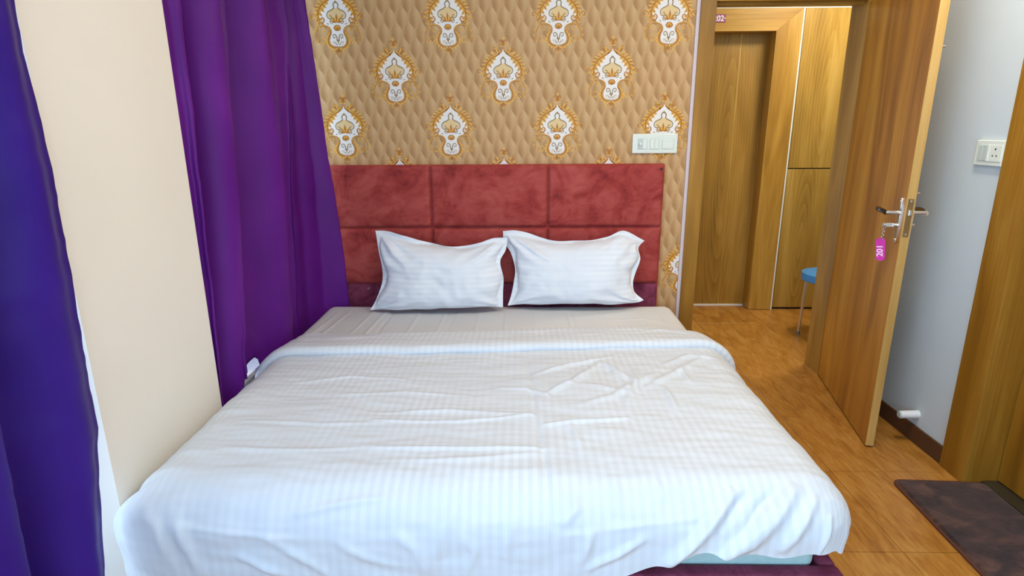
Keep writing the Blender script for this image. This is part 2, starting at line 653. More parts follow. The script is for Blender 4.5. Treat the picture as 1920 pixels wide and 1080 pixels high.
def stroke_pts(pts, n=9):
    P = [Vector((p[0], p[1])) for p in pts]
    P = [P[0] * 2 - P[1]] + P + [P[-1] * 2 - P[-2]]
    out = []
    for i in range(1, len(P) - 2):
        a, b, c, d = P[i - 1], P[i], P[i + 1], P[i + 2]
        for k in range(n):
            t = k / n
            out.append(0.5 * ((2 * b) + (c - a) * t + (2 * a - 5 * b + 4 * c - d) * t * t + (3 * b - a - 3 * c + d) * t ** 3))
    out.append(P[-2])
    return out


class Motif:
    def __init__(self):
        self.bm = bmesh.new()

    def v(self, p, layer, sgn):
        return self.bm.verts.new((sgn * p[0] * MS, -0.0004 - layer * 0.00022, -p[1] * MS))

    def fill(self, pts, layer, mi, both=True, smooth=True):
        p = stroke_pts(pts, 5) if smooth else [Vector(q) for q in pts]
        tri = tessellate_polygon([[Vector((q[0], q[1], 0)) for q in p]])
        for sgn in ((1, -1) if both else (1,)):
            vs = [self.v(q, layer, sgn) for q in p]
            for t in tri:
                try:
                    f = self.bm.faces.new([vs[k] for k in t])
                    f.material_index = mi
                except ValueError:
                    pass

    def stroke(self, pts, w, layer, mi, w_end=None, both=True):
        p = stroke_pts(pts, 7)
        n = len(p)
        for sgn in ((1, -1) if both else (1,)):
            prev = None
            for i, q in enumerate(p):
                d = (p[min(i + 1, n - 1)] - p[max(i - 1, 0)])
                if d.length < 1e-6:
                    continue
                d.normalize()
                nrm = Vector((-d.y, d.x))
                t = i / (n - 1)
                ww = 1.2 * (w * (1 - t) + (w if w_end is None else w_end) * t) * 0.5
                a, b = self.v(q + nrm * ww, layer, sgn), self.v(q - nrm * ww, layer, sgn)
                if prev:
                    self.bm.faces.new((prev[0], prev[1], b, a)).material_index = mi
                prev = (a, b)

    def leaf(self, x, y, ang, ln, wd, layer, mi):
        c, s = math.cos(ang), math.sin(ang)
        pts = []
        for t, h in ((0, 0.12), (0.3, 0.5), (0.6, 0.4), (1, 0)):
            pts.append((x + c * ln * t - s * wd * h, y + s * ln * t + c * wd * h))
        for t, h in ((0.6, -0.4), (0.3, -0.5), (0, -0.12)):
            pts.append((x + c * ln * t - s * wd * h, y + s * ln * t + c * wd * h))
        self.fill(pts, layer, mi, smooth=False)


D1, L1, O1, W1, T1 = 0, 1, 2, 3, 4
mo = Motif()
# white body
body = [(0, 103), (14, 126), (36, 148), (58, 160), (70, 184), (90, 200), (100, 222), (120, 236), (137, 262), (144, 292), (134, 326), (116, 322),
        (104, 344), (80, 354), (58, 372), (46, 394), (50, 414), (62, 436), (67, 466), (58, 494), (34, 506), (0, 510)]
# gold acanthus ground behind the flank
mo.fill([(8, 112), (40, 136), (70, 150), (104, 172), (132, 204), (150, 240), (158, 284), (150, 330), (120, 330), (110, 250), (60, 180), (20, 140)], 0, L1, smooth=False)
mo.fill(body + [(0, 300)], 1, W1, smooth=False)
# crown finial
mo.fill([(0, 0), (9, 14), (5, 26), (0, 34)], 2, L1, smooth=False)
mo.stroke([(0, 58), (10, 38), (24, 30), (30, 44), (20, 52)], 9, 2, D1, 3)
mo.fill([(0, 28), (14, 46), (22, 66), (0, 74)], 3, D1, smooth=False)
mo.leaf(4, 74, 0.25, 26, 12, 2, L1)
mo.leaf(10, 60, -0.4, 22, 9, 4, L1)
# shoulder plumes
mo.stroke([(34, 140), (44, 112), (60, 94), (88, 80)], 13, 2, D1, 4)
mo.stroke([(40, 136), (50, 112), (70, 96), (92, 82)], 5, 3, L1, 2)
mo.leaf(50, 122, -1.25, 46, 16, 3, L1)
mo.leaf(58, 128, -0.9, 44, 18, 2, D1)
mo.leaf(72, 140, -0.6, 40, 15, 3, L1)
# acanthus border down the flank
border = [(10, 112), (44, 144), (88, 166), (124, 196), (148, 236), (156, 280), (150, 322)]
mo.stroke(border, 13, 2, D1, 15)
mo.stroke([(p[0] + 6, p[1] - 4) for p in border], 6, 3, L1, 5)
for (x, y, a, ln) in ((84, 150, -0.95, 32), (104, 164, -0.7, 36), (122, 180, -0.55, 36), (138, 202, -0.4, 36), (150, 226, -0.25, 34), (156, 252, 0.15, 28), (158, 292, 0.7, 30), (150, 318, 1.1, 28)):
    mo.leaf(x, y, a, ln, 16, 4, L1)
    mo.leaf(x - 2, y + 5, a + 0.35, ln * 0.8, 10, 5, D1)
for (x, y, a, ln) in ((86, 168, 2.5, 34), (108, 190, 2.45, 42), (126, 216, 2.35, 46), (140, 250, 2.2, 40), (146, 288, 2.0, 32)):
    mo.leaf(x, y, a, ln, 20, 4, L1)
    mo.leaf(x + 1, y - 2, a, ln * 0.9, 9, 5, D1)
# lower lobe curl
mo.stroke([(140, 322), (118, 326), (104, 308), (114, 288), (130, 296), (126, 310)], 10, 5, D1, 5)
mo.fill([(116, 298), (126, 298), (126, 310), (116, 312)], 6, L1, smooth=False)
# side ears
mo.stroke([(152, 286), (172, 272), (192, 258), (210, 262), (214, 280), (202, 290), (192, 282)], 9, 2, D1, 5)
mo.stroke([(154, 282), (176, 266), (196, 253), (212, 260)], 5, 4, L1, 3)
mo.leaf(176, 282, 0.5, 36, 14, 3, L1)
mo.leaf(168, 268, -0.9, 26, 12, 3, L1)
# big lower scroll
sc = [(52, 388), (68, 364), (100, 350), (140, 354), (170, 378), (186, 412), (188, 448), (174, 474), (158, 466), (160, 450)]
mo.stroke(sc, 11, 2, D1, 6)
mo.stroke([(p[0] + 1, p[1] - 3) for p in sc], 4, 3, L1, 3)
mo.stroke([(150, 330), (162, 344), (178, 340), (176, 326)], 8, 2, L1, 4)
mo.stroke([(176, 392), (194, 394), (206, 382)], 8, 2, L1, 3)
mo.stroke([(186, 430), (204, 440), (208, 426)], 7, 2, L1, 3)
mo.stroke([(112, 366), (108, 388), (122, 398), (128, 386)], 7, 2, L1, 3)
mo.stroke([(112, 470), (128, 488), (146, 482), (140, 468)], 8, 2, L1, 4)
mo.stroke([(100, 478), (112, 452), (132, 440), (150, 452)], 7, 2, L1, 3)
mo.leaf(146, 360, 1.2, 34, 11, 3, L1)
mo.leaf(168, 470, 0.8, 22, 10, 3, L1)
# vase border with scallops
vb = [(58, 396), (76, 424), (86, 458), (78, 494), (52, 518), (18, 530)]
mo.stroke(vb, 20, 2, D1, 14)
mo.stroke([(p[0] + 6, p[1] + 3) for p in vb], 8, 3, L1, 6)
for (x, y, a) in ((82, 436, -0.2), (90, 460, 0.1), (88, 484, 0.5), (74, 506, 0.9), (52, 522, 1.2)):
    mo.leaf(x, y, a, 20, 15, 4, L1)
# bottom finial
mo.fill([(0, 520), (14, 536), (8, 556), (0, 582)], 4, D1, smooth=False)
mo.stroke([(4, 528), (24, 530), (38, 544), (40, 560), (28, 558)], 9, 3, L1, 4)
mo.stroke([(6, 540), (22, 546), (30, 560)], 6, 5, D1, 2)
mo.fill([(0, 556), (7, 566), (0, 584)], 5, L1, smooth=False)
# lyre inside the body
lyre = [(6, 168), (20, 190), (16, 212), (34, 228), (64, 242), (78, 262), (74, 286), (54, 298), (40, 288), (46, 274), (58, 276)]
mo.fill([(0, 214), (16, 216), (34, 230), (62, 246), (72, 264), (68, 284), (50, 300), (30, 320), (0, 330)], 2, T1, smooth=False)
mo.stroke(lyre, 8, 3, O1, 5)
mo.fill([(0, 156), (9, 168), (0, 180)], 3, O1, smooth=False)
mo.stroke([(44, 300), (56, 318), (44, 332), (30, 326)], 6, 3, O1, 4)
# palmette
mo.fill([(0, 252), (9, 284), (4, 312), (0, 330)], 4, D1, smooth=False)
mo.leaf(2, 322, -0.75, 56, 16, 4, D1)
mo.leaf(2, 326, -0.25, 58, 14, 4, D1)
mo.leaf(4, 322, -1.15, 50, 12, 5, L1)
mo.fill([(0, 326), (34, 332), (36, 340), (0, 342)], 5, W1, smooth=False)
mo.fill([(0, 344), (18, 348), (32, 366), (24, 384), (0, 392)], 4, D1, smooth=False)
mo.leaf(0, 350, 0.9, 36, 10, 5, L1)
# scrolls in the vase
mo.stroke([(8, 470), (10, 440), (20, 420), (38, 420), (40, 440), (28, 446), (24, 434)], 7, 3, O1, 4)
mo.stroke([(8, 500), (22, 484), (36, 470)], 6, 3, O1, 3)
mo.fill([(0, 448), (6, 470), (0, 500)], 4, O1, smooth=False)
mo.stroke([(44, 470), (40, 488), (26, 496)], 5, 3, L1, 3)
# dabs on the white flank
for (x, y, a) in ((100, 300, 1.2), (84, 330, 2.6)):
    mo.leaf(x, y, a, 22, 8, 3, O1)
motif_me = bpy.data.meshes.new('damask_motif')
mo.bm.to_mesh(motif_me)
for mt in (M_GOLD1, M_GOLD2, M_GOLD3, M_WHITEP, M_TANP):
    motif_me.materials.append(mt)


def clipped(cx, lim):
    b = bmesh.new()
    b.from_mesh(motif_me)
    bmesh.ops.bisect_plane(b, geom=b.verts[:] + b.edges[:] + b.faces[:], plane_co=(lim - cx, 0, 0), plane_no=(1, 0, 0), clear_outer=True)
    me = bpy.data.meshes.new('damask_motif')
    b.to_mesh(me)
    b.free()
    for mt in (M_GOLD1, M_GOLD2, M_GOLD3, M_WHITEP, M_TANP):
        me.materials.append(mt)
    return me


colsA = [-0.673, -0.102, 0.468]
colsB = [-0.960, -0.386, 0.185, 0.752]
spots = [(x, 2.155) for x in colsB] + [(x, 1.880) for x in colsA] + [(x, 1.602) for x in colsB] + [(x, 1.325) for x in colsA]
spots += [(x, 2.432) for x in colsA] + [(1.020, 1.300), (0.918, 0.832)]
for (x, z) in spots:
    me = motif_me if x + 0.14 < 0.89 else clipped(x, 0.888)
    o = bpy.data.objects.new('damask_motif', me)
    COL.objects.link(o)
    o.parent = wall_back
    o.location = (x, YW, z)

# ------------------------------------------------------------------ open room door: frame, leaf, fittings
YF = 3.258           # room face of the door frame
g = G()
g.prism([(0.903, 0.0), (0.982, 0.0), (0.982, 2.032), (0.903, 2.112)], YF, YF + 0.172, 'y', 0.002)
fr = empty('door_1_frame', (1.36, 3.34, 0))
struct(fr, 'teak laminate frame around the open doorway', 'door frame')


def wp(o, parent):
    """parent an object modelled in world space under an Empty"""
    o.parent = parent
    o.matrix_parent_inverse = Matrix.Translation(-parent.location)
    return o


wp(g.build('jamb', M_FRAMEWOOD), fr)
wp(G().prism([(1.744, 0.0), (1.822, 0.0), (1.822, 2.112), (1.744, 2.032)], YF, YF + 0.172, 'y', 0.002).build('jamb', M_FRAMEWOOD), fr)
wp(G().prism([(0.982, 2.032), (1.744, 2.032), (1.822, 2.112), (0.903, 2.112)], YF, YF + 0.172, 'y', 0.002).build('head', M_RAILWOOD), fr)
wp(G().box(0.982, 1.744, YF + 0.042, YF + 0.10, 2.020, 2.0325, 0.001).build('stop_strip', M_RAILWOOD), fr)
wp(G().box(0.982, 0.994, YF + 0.042, YF + 0.10, 0, 2.021, 0.001).build('stop_strip', M_FRAMEWOOD), fr)

HX, HY = 1.742, 3.252
leaf_dir = Vector((1.567 - HX, 2.44 - HY, 0))
LW = leaf_dir.length
ANG = math.atan2(leaf_dir.y, leaf_dir.x)
door = empty('door_1', (HX, HY, 0), ANG)
struct(door, 'teak wooden room door standing open with a steel lever handle', 'door')
G().box(0.0, LW - 0.0012, 0.0, 0.034, 0.008, 2.024, 0.001, 1).build('leaf', M_DOORWOOD, door)
G().box(LW - 0.0014, LW, 0.0004, 0.0336, 0.009, 2.023).build('edge_band', M_RAWEDGE, door)


def oval(cx, cz, w, h, n=40):
    """stadium with soft pointed ends"""
    return [(cx + w / 2 * math.cos(t) * (abs(math.cos(t)) ** -0.25 if abs(math.cos(t)) > 1e-3 else 0), cz + h / 2 * math.sin(t)) for t in [2 * math.pi * (k + .5) / n for k in range(n)]]


for y0, y1 in ((-0.007, 0.0005), (0.0335, 0.041)):
    side = -1 if y0 < 0 else 1
    hs = G().prism(oval(0.795, 1.038, 0.044, 0.192), y0, y1, 'y', 0.002).build('handle_plate', M_CHROME, door, smooth=True)
    yb = 0.0 if side < 0 else 0.034
    g = G()
    g.cyl((0.795, yb + side * 0.005, 1.070), (0.795, yb + side * 0.058, 1.070), 0.0095, 0.0095, 20)
    lv = g.build('lever_neck', M_CHROME, hs, smooth=True)
    g = G()
    pts = [(0.800 - 0.105 * t, yb + side * (0.056 + 0.010 * math.sin(t * 3.1)), 1.070 + 0.006 * t + 0.004 * math.sin(3.1 * t)) for t in [k / 9 for k in range(10)]]
    g.tube(pts, [0.0098] * 8 + [0.0088, 0.0065], 14)
    g.build('lever', M_DARKMETAL_REFLECT if side < 0 else M_CHROME, hs, smooth=True)  # room-side steel lever coloured dark to stand for what it reflects
    G().cyl((0.795, yb + side * 0.005, 1.018), (0.795, yb + side * 0.022, 1.018), 0.0085, 0.008, 18).build('key_cylinder', M_CHROME, hs, smooth=True)
    for zz in (0.958, 1.118):
        G().cyl((0.795, yb + side * 0.006, zz), (0.795, yb + side * 0.009, zz), 0.004, 0.0034, 12).build('screw', M_CHROME, hs, smooth=True)
fp = G().box(LW - 0.0005, LW + 0.0022, 0.0065, 0.0275, 0.975, 1.132, 0.001, 1).build('lock_plate', M_BRASS, door)
G().box(LW + 0.001, LW + 0.0115, 0.0105, 0.0235, 1.062, 1.088, 0.003).build('latch', M_CHROME, fp)
for zz in (0.985, 1.122):
    G().cyl((LW + 0.002, 0.017, zz), (LW + 0.0036, 0.017, zz), 0.0042, 0.0038, 12).build('screw', M_CHROME, fp)
for zz in (1.712, 1.152):
    G().cyl((LW - 0.02, 0.034, zz), (LW - 0.02, 0.052, zz), 0.005, 0.0045, 12).build('bolt_knob', M_CHROME, door, smooth=True)
for zz in (0.25, 1.05, 1.85):
    G().cyl((-0.003, 0.038, zz - 0.05), (-0.003, 0.038, zz + 0.05), 0.006, 0.006, 12).build('hinge', M_CHROME, door, smooth=True)

# key with a long magenta tag, hanging from the lock
key = empty('key_tag', (HX, HY, 0), ANG)
tag(key, 'magenta plastic key tag marked 201 hanging from the door lock', 'key tag')
g = G()
g.box(0.7935, 0.7965, -0.052, -0.021, 1.010, 1.026, 0.001, 1)
g.cyl((0.795, -0.050, 1.018), (0.795, -0.060, 1.018), 0.010, 0.010, 16)
g.build('key', M_CHROME, key)
for k in range(7):
    t = k / 6
    c = Vector((0.795 - 0.020 * t, -0.054 + 0.006 * t, 1.010 - 0.052 * t))
    pts = []
    for j in range(12):
        a = 2 * math.pi * j / 12
        r = Vector((0.0042 * math.cos(a) if k % 2 else 0, 0 if k % 2 else 0.0042 * math.cos(a), 0.0068 * math.sin(a)))
        pts.append(c + r)
    G().tube(pts, 0.0011, 6, closed=True).build('chain_link', M_CHROME, key, smooth=True)
tg = []
for k in range(32):
    a = 2 * math.pi * k / 32
    tg.append((0.0185 * math.cos(a), (0.032 if math.sin(a) > 0 else -0.032) + 0.0185 * math.sin(a)))
tb = G().prism(tg, -0.0025, 0.0025, 'y', 0.001).build('tag', M_PINK, key)
tb.location = (0.772, -0.046, 0.909)
tb.rotation_euler = (0, math.radians(-8), math.radians(48))
tm = text_mesh('201', 0.034)
tx = link('number', tm, M_LETTER, tb)
tx.rotation_euler = Matrix(((0, -1, 0), (0, 0, -1), (1, 0, 0))).to_euler()
tx.location = (-0.001, -0.0030, -0.006)

# ------------------------------------------------------------------ corridor with the neighbouring door
YC = 4.55
struct(G().box(0.2, 3.3, YC + 0.02, YC + 0.3, 2.228, 2.75).build('wall_corridor', M_WHITEWALL), 'pale corridor wall above the wooden panelling', 'wall')
struct(G().box(0.2, 3.3, YW + 0.15, YC + 0.3, 2.62, 2.70).build('ceiling_corridor', M_CEIL), 'white corridor ceiling', 'ceiling')
struct(G().box(3.3, 3.42, YW, YC + 0.3, 0, 2.7).build('wall_corridor_end', M_WHITEWALL), 'pale wall closing the corridor on the right', 'wall')
struct(G().box(0.2, 0.3, YW + 0.15, YC + 0.3, 0, 2.7).build('wall_corridor_side', M_WHITEWALL), 'pale wall closing the corridor on the left', 'wall')
d2 = empty('door_2', (1.39, YC, 0))
struct(d2, 'closed wooden door 202 set deep in its oak frame across the corridor', 'door')
FO, FI = 1.984, 1.806
wp(G().prism([(FI, 0.004), (FO, 0.004), (FO, 2.226), (FI, 2.076)], YC, YC + 0.15, 'y', 0.001).build('jamb', M_FRAMEWOOD), d2)
wp(G().prism([(0.806, 0.004), (0.976, 0.004), (0.976, 2.076), (0.806, 2.226)], YC, YC + 0.15, 'y', 0.001).build('jamb', M_FRAMEWOOD), d2)
wp(G().prism([(0.976, 2.076), (FI, 2.076), (FO, 2.226), (0.806, 2.226)], YC, YC + 0.15, 'y', 0.001).build('head', M_RAILWOOD), d2)
wp(G().box(0.976, FI, YC + 0.128, YC + 0.166, 0.008, 2.076).build('leaf', M_OAKLEAF), d2)
wp(G().box(1.60, 1.612, YC + 0.126, YC + 0.129, 0.008, 2.076).build('lipping', M_OAKPANEL), d2)
wp(G().box(0.976, FI, YC + 0.118, YC + 0.132, 0.0, 0.012).build('threshold', M_PVC), d2)
plate = tag(G().box(1.335, 1.440, YC - 0.004, YC + 0.0005, 2.134, 2.188, 0.0018).build('room_number_plate', M_PLATE), 'small mauve room number plate 202 above the corridor door', 'sign')
tx = link('lettering', text_mesh('\u00b7202\u00b7', 0.052), M_LETTER, plate)
tx.rotation_euler = (math.radians(90), 0, 0)
tx.location = (1.388, YC - 0.0046, 2.159)

wc = empty('wall_corridor_panelling', (2.6, YC, 0))
struct(wc, 'oak laminate wall panelling to the right of door 202', 'wall')
wp(G().box(2.004, 3.28, YC + 0.012, YC + 0.03, 1.116, 2.226, 0.001, 1).build('panel', M_OAKPANEL), wc)
wp(G().box(2.004, 3.28, YC + 0.012, YC + 0.03, 0.018, 1.108, 0.001, 1).build('panel', M_OAKPANEL2), wc)
wp(G().box(1.985, 3.28, YC + 0.031, YC + 0.15, 0.0, 2.228).build('backing', M_HOLE), wc)
wp(G().box(1.986, 1.996, YC + 0.004, YC + 0.031, 0.0, 2.226).build('joint_strip', M_PVC), wc)

# blue stool out in the corridor
st = empty('stool', (2.088, 3.92, 0))
tag(st, 'stool with a blue plastic seat and chrome legs in the corridor', 'stool')
g = G()
prof = [(0.0, 0.460), (0.10, 0.464), (0.155, 0.462), (0.170, 0.456), (0.175, 0.455), (0.177, 0.410), (0.172, 0.404), (0.165, 0.410), (0.0, 0.44)]
rings = []
for r, z in prof:
    rings.append([g.bm.verts.new((r * math.cos(2 * math.pi * k / 48), r * math.sin(2 * math.pi * k / 48), z)) for k in range(48)] if r > 0 else [g.bm.verts.new((0, 0, z))])
for a, b in zip(rings[:-1], rings[1:]):
    for k in range(48):
        j = (k + 1) % 48
        va = [a[k], a[j]] if len(a) > 1 else [a[0]]
        vb = [b[j], b[k]] if len(b) > 1 else [b[0]]
        g.bm.faces.new(va + vb)
g.build('seat', M_BLUE, st, smooth=True)
for k in range(4):
    a = math.radians(160 + 90 * k)
    p0 = Vector((0.138 * math.cos(a), 0.138 * math.sin(a), 0.44))
    p1 = Vector((0.150 * math.cos(a), 0.150 * math.sin(a), 0.012))
    lg = G().cyl(p0, p1, 0.0095, 0.0095, 16).build('leg', M_CHROME, st, smooth=True)
    G().cyl((p1.x, p1.y, 0.0), (p1.x, p1.y, 0.022), 0.013, 0.012, 16).build('rubber_foot', plain('grey_rubber', sr(120, 120, 118), 0.8), lg, smooth=True)

# ------------------------------------------------------------------ bathroom door on the right
d3 = empty('door_3', (1.88, 1.72, 0))
struct(d3, 'teak laminate bathroom door and frame at the right edge', 'door')
wp(G().box(XRW - 0.016, XRW + 0.002, 2.168, 2.292, 0.0, 2.2, 0.0015).build('architrave', M_BATHWOOD), d3)
wp(G().box(XRW - 0.016, XRW + 0.14, 2.150, 2.1695, 0.0, 2.12, 0.001).build('jamb', M_BATHWOOD), d3)
wp(G().box(XRW - 0.016, XRW + 0.14, 1.22, 1.24, 0.0, 2.12, 0.001).build('jamb', M_BATHWOOD), d3)
wp(G().box(XRW - 0.016, XRW + 0.002, 1.10, 1.222, 0.0, 2.2, 0.0015).build('architrave', M_BATHWOOD), d3)
wp(G().box(XRW - 0.016, XRW + 0.002, 1.10, 2.292, 2.12, 2.24, 0.0015).build('architrave', M_BATHWOOD), d3)
wp(G().box(1.934, 1.968, 1.244, 2.146, 0.022, 2.116, 0.002).build('leaf', M_BATHWOOD), d3)
wp(G().box(XRW + 0.055, 1.99, 1.242, 2.149, 0.0, 0.018, 0.003).build('threshold', M_GRANITE), d3)
wp(G().box(1.97, 2.02, 1.15, 2.25, 0.0, 2.2).build('backing', M_HOLE), d3)

# door mat
rm = G()
RX0, RX1, RY0, RY1, RC = -0.185, 0.185, -0.30, 0.30, 0.035
out = []
for cx, cy, a0 in ((RX1 - RC, RY1 - RC, 0), (RX0 + RC, RY1 - RC, 90), (RX0 + RC, RY0 + RC, 180), (RX1 - RC, RY0 + RC, 270)):
    for k in range(7):
        a = math.radians(a0 + 15 * k)
        out.append((cx + RC * math.cos(a), cy + RC * math.sin(a)))
mat_loc = (1.690, 1.862, 0.0)
mat_rot = math.radians(-3.0)
rug = tag(rm.prism(out, 0.0005, 0.009, 'z', 0.003).build('door_mat', M_RUGBIND, loc=mat_loc, rotz=mat_rot), 'dark brown plush door mat with rounded corners before the bathroom door', 'mat')
n1, n2 = 130, 200
X, Y = np.meshgrid(np.linspace(RX0 + 0.006, RX1 - 0.006, n1), np.linspace(RY0 + 0.006, RY1 - 0.006, n2))
# pull the grid corners onto the rounded outline
rc = RC - 0.004
qx = np.maximum(np.abs(X) - (RX1 - 0.006 - rc), 0)
qy = np.maximum(np.abs(Y) - (RY1 - 0.006 - rc), 0)
hy = np.hypot(qx, qy)
mx = np.maximum(np.maximum(qx, qy), 1e-9)
k = np.where(hy > 1e-9, mx / np.maximum(hy, 1e-9), 1.0)
X = np.sign(X) * (np.minimum(np.abs(X), RX1 - 0.006 - rc) + qx * k)
Y = np.sign(Y) * (np.minimum(np.abs(Y), RY1 - 0.006 - rc) + qy * k)
edge = np.minimum(np.minimum(np.arange(n1)[None, :], np.arange(n1)[::-1][None, :]), np.minimum(np.arange(n2)[:, None], np.arange(n2)[::-1][:, None]))
P = np.stack([X, Y, np.zeros_like(X)], -1)
nz = fbm(P.reshape(-1, 3), 9.0, 2.0).reshape(X.shape)
rr = np.random.RandomState(3).rand(*X.shape)
P[..., 2] = 0.0085 + 0.007 * smoothstep(edge / 5.0) * (1 + 0.30 * nz) + 0.0016 * rr * (edge > 1)
link('pile', grid_mesh('pile', P), M_RUG, rug, smooth='all')

# door stopper
ds = tag(G().cyl((XRW + 0.002, 2.495, 0.138), (XRW - 0.082, 2.495, 0.136), 0.0185, 0.0175, 24).build('door_stopper', M_PVC, smooth=True), 'short white cylindrical door stopper on the right wall above the skirting', 'door stopper')
G().cyl((XRW - 0.0815, 2.495, 0.136), (XRW - 0.087, 2.495, 0.136), 0.0150, 0.0140, 24).build('rubber_tip', M_PLASTIC2, ds, smooth=True)

# ------------------------------------------------------------------ switch plates
sb = tag(G().box(0.590, 0.831, YW - 0.013, YW + 0.001, 1.284, 1.386, 0.003).build('switch_plate', M_PLASTIC), 'white switch plate on the damask wallpaper above the headboard corner', 'switch')
for (x0, x1) in ((0.620, 0.668), (0.684, 0.732), (0.748, 0.810)):
    G().box(x0 - 0.002, x1 + 0.002, YW - 0.0138, YW - 0.012, 1.305, 1.361).build('module_recess', M_PLASTIC2, sb)
for (x0, x1) in ((0.6455, 0.667), (0.685, 0.7075), (0.7085, 0.731), (0.749, 0.809)):
    G().box(x0, x1, YW - 0.0165, YW - 0.0132, 1.307, 1.359, 0.0014).build('rocker', M_PLASTIC, sb)
rg = G().box(0.6205, 0.6445, YW - 0.0165, YW - 0.0132, 1.307, 1.359, 0.0012).build('regulator', M_PLASTIC2, sb)
G().cyl((0.6325, YW - 0.016, 1.335), (0.6325, YW - 0.026, 1.335), 0.0085, 0.0075, 24).build('knob', M_PLASTIC, rg, smooth=True)

sb2 = tag(G().box(XRW - 0.014, XRW + 0.001, 2.296, 2.440, 1.267, 1.364, 0.0035).build('socket_plate', M_PLASTIC), 'white switch and socket plate on the pale right wall beside the bathroom frame', 'switch')
for (y0, y1, mt) in ((2.398, 2.421, M_PLASTIC2), (2.375, 2.397, M_PLASTIC2)):
    G().box(XRW - 0.0172, XRW - 0.0135, y0, y1, 1.286, 1.345, 0.0014).build('rocker', mt, sb2)
G().box(XRW - 0.0195, XRW - 0.0135, 2.362, 2.3735, 1.284, 1.347, 0.0016).build('rocker', M_PLASTIC, sb2)
so = G().box(XRW - 0.0165, XRW - 0.0135, 2.302, 2.360, 1.284, 1.347, 0.0016).build('socket', M_PLASTIC, sb2)
for (y, z, r) in ((2.334, 1.331, 0.0036), (2.3435, 1.306, 0.0030), (2.3245, 1.306, 0.0030)):
    G().cyl((XRW - 0.0150, y, z), (XRW - 0.0170, y, z), r, r, 14).build('pin_hole', M_HOLE, so)

# ------------------------------------------------------------------ bed
bed = empty('bed', (-0.115, 2.3, 0))
tag(bed, 'double bed with rust-red velvet panelled headboard and plum velvet base', 'bed')
BX0, BX1, BY0, BY1, BZ = -1.06, 0.868, 1.334, 3.20, 0.252
wp(G().box(BX0, BX1, BY0, BY0 + 0.052, 0.03, BZ, 0.012, 3).build('foot_rail', M_VELVET_D, smooth=True), bed)
wp(G().box(BX1 - 0.05, BX1, BY0 + 0.05, BY1, 0.03, BZ - 0.002, 0.012, 3).build('side_rail', M_VELVET_D, smooth=True), bed)
wp(G().box(BX0, BX0 + 0.05, BY0 + 0.05, BY1, 0.03, BZ - 0.002, 0.012, 3).build('side_rail', M_VELVET_D, smooth=True), bed)
wp(G().box(BX0 + 0.05, BX1 - 0.05, BY0 + 0.052, BY1, 0.17, 0.222).build('platform', M_VELVET_D), bed)
for x in (BX0 + 0.06, BX1 - 0.12):
    for y in (BY0 + 0.07, BY1 - 0.12):
        wp(G().box(x, x + 0.06, y, y + 0.06, 0.0, 0.175, 0.004).build('leg', M_DARKMETAL_REFLECT), bed)
HBF = 3.215
wp(G().box(-1.10, 0.766, HBF + 0.028, YW - 0.002, 0.0, 1.230, 0.006).build('headboard_back', M_VELVET), bed)
wp(G().box(-1.09, 0.757, HBF + 0.010, HBF + 0.040, 0.30, 0.566, 0.006).build('headboard_lower_panel', M_VELVET_D), bed)


def cushion(x0, x1, z0, z1, seed):
    nx, nz = 46, 30
    u, v = np.meshgrid(np.linspace(-1, 1, nx), np.linspace(-1, 1, nz))
    # denser rows near the edges
    u = np.sign(u) * (1 - (1 - np.abs(u)) ** 1.6)
    v = np.sign(v) * (1 - (1 - np.abs(v)) ** 1.6)
    w, h = (x1 - x0) / 2, (z1 - z0) / 2
    r = 0.020
    ex = np.clip((w - np.abs(u) * w) / r, 0, 1)
    ez = np.clip((h - np.abs(v) * h) / r, 0, 1)
    puff = np.sqrt(1 - (1 - ex) ** 2) * np.sqrt(1 - (1 - ez) ** 2)
    bulge = (1 - u ** 2) * (1 - v ** 2)
    x = (x0 + x1) / 2 + u * w
    z = (z0 + z1) / 2 + v * h
    P = np.stack([x, np.zeros_like(x), z], -1)
    nn = fbm(P.reshape(-1, 3), 6.0, seed).reshape(x.shape)
    P[..., 1] = HBF + 0.034 - 0.028 * puff - 0.008 * bulge - 0.003 * nn * puff
    c = wp(link('headboard_cushion', grid_mesh('headboard_cushion', P), M_VELVET, None, smooth='all'), bed)
    return c


hx = [-1.10, -0.5035, 0.1355, 0.764]
hz = [0.568, 0.889, 1.232]
for i in range(3):
    for j in range(2):
        cushion(hx[i] + 0.0015, hx[i + 1] - 0.0015, hz[j] + 0.0015, hz[j + 1] - 0.0015, i * 3.3 + j * 7.1)
wp(G().cyl((0.742, HBF - 0.001, 1.204), (0.742, HBF + 0.012, 1.204), 0.006, 0.006, 14).build('button', M_HOLE), bed)
wp(G().cyl((-0.88, HBF + 0.002, 0.545), (-0.88, HBF + 0.013, 0.545), 0.004, 0.004, 10).build('button', M_CHROME), bed)

tag(G().box(-1.005, 0.812, 1.388, 3.130, 0.2225, 0.455, 0.03, 4).build('mattress', M_MINT, smooth=True), 'pale mint mattress on the bed base showing below the duvet hem', 'mattress')

# fitted sheet over the head half of the mattress
SXL, SXR, SYB, SR = -1.035, 0.768, 3.090, 0.055


def drape(a, b, xl, xr, yf, yb, z0, R, TM, p=5.0):
    a = np.asarray(a, float)
    b = np.asarray(b, float)
    ca = np.clip(a, xl, xr)
    cb = np.clip(b, yf, yb)
    dx, dy = a - ca, b - cb
    hy = np.hypot(dx, dy) + 1e-9
    d = (np.abs(dx) ** p + np.abs(dy) ** p) ** (1 / p) + 1e-9
    th = np.minimum(d / R, TM)
    ex = np.maximum(d - R * TM, 0)
    h = R * np.sin(th) + ex * math.cos(TM)
    g_ = R * (1 - np.cos(th)) + ex * math.sin(TM)
    return np.stack([ca + dx / hy * h, cb + dy / hy * h, z0 - g_], -1)


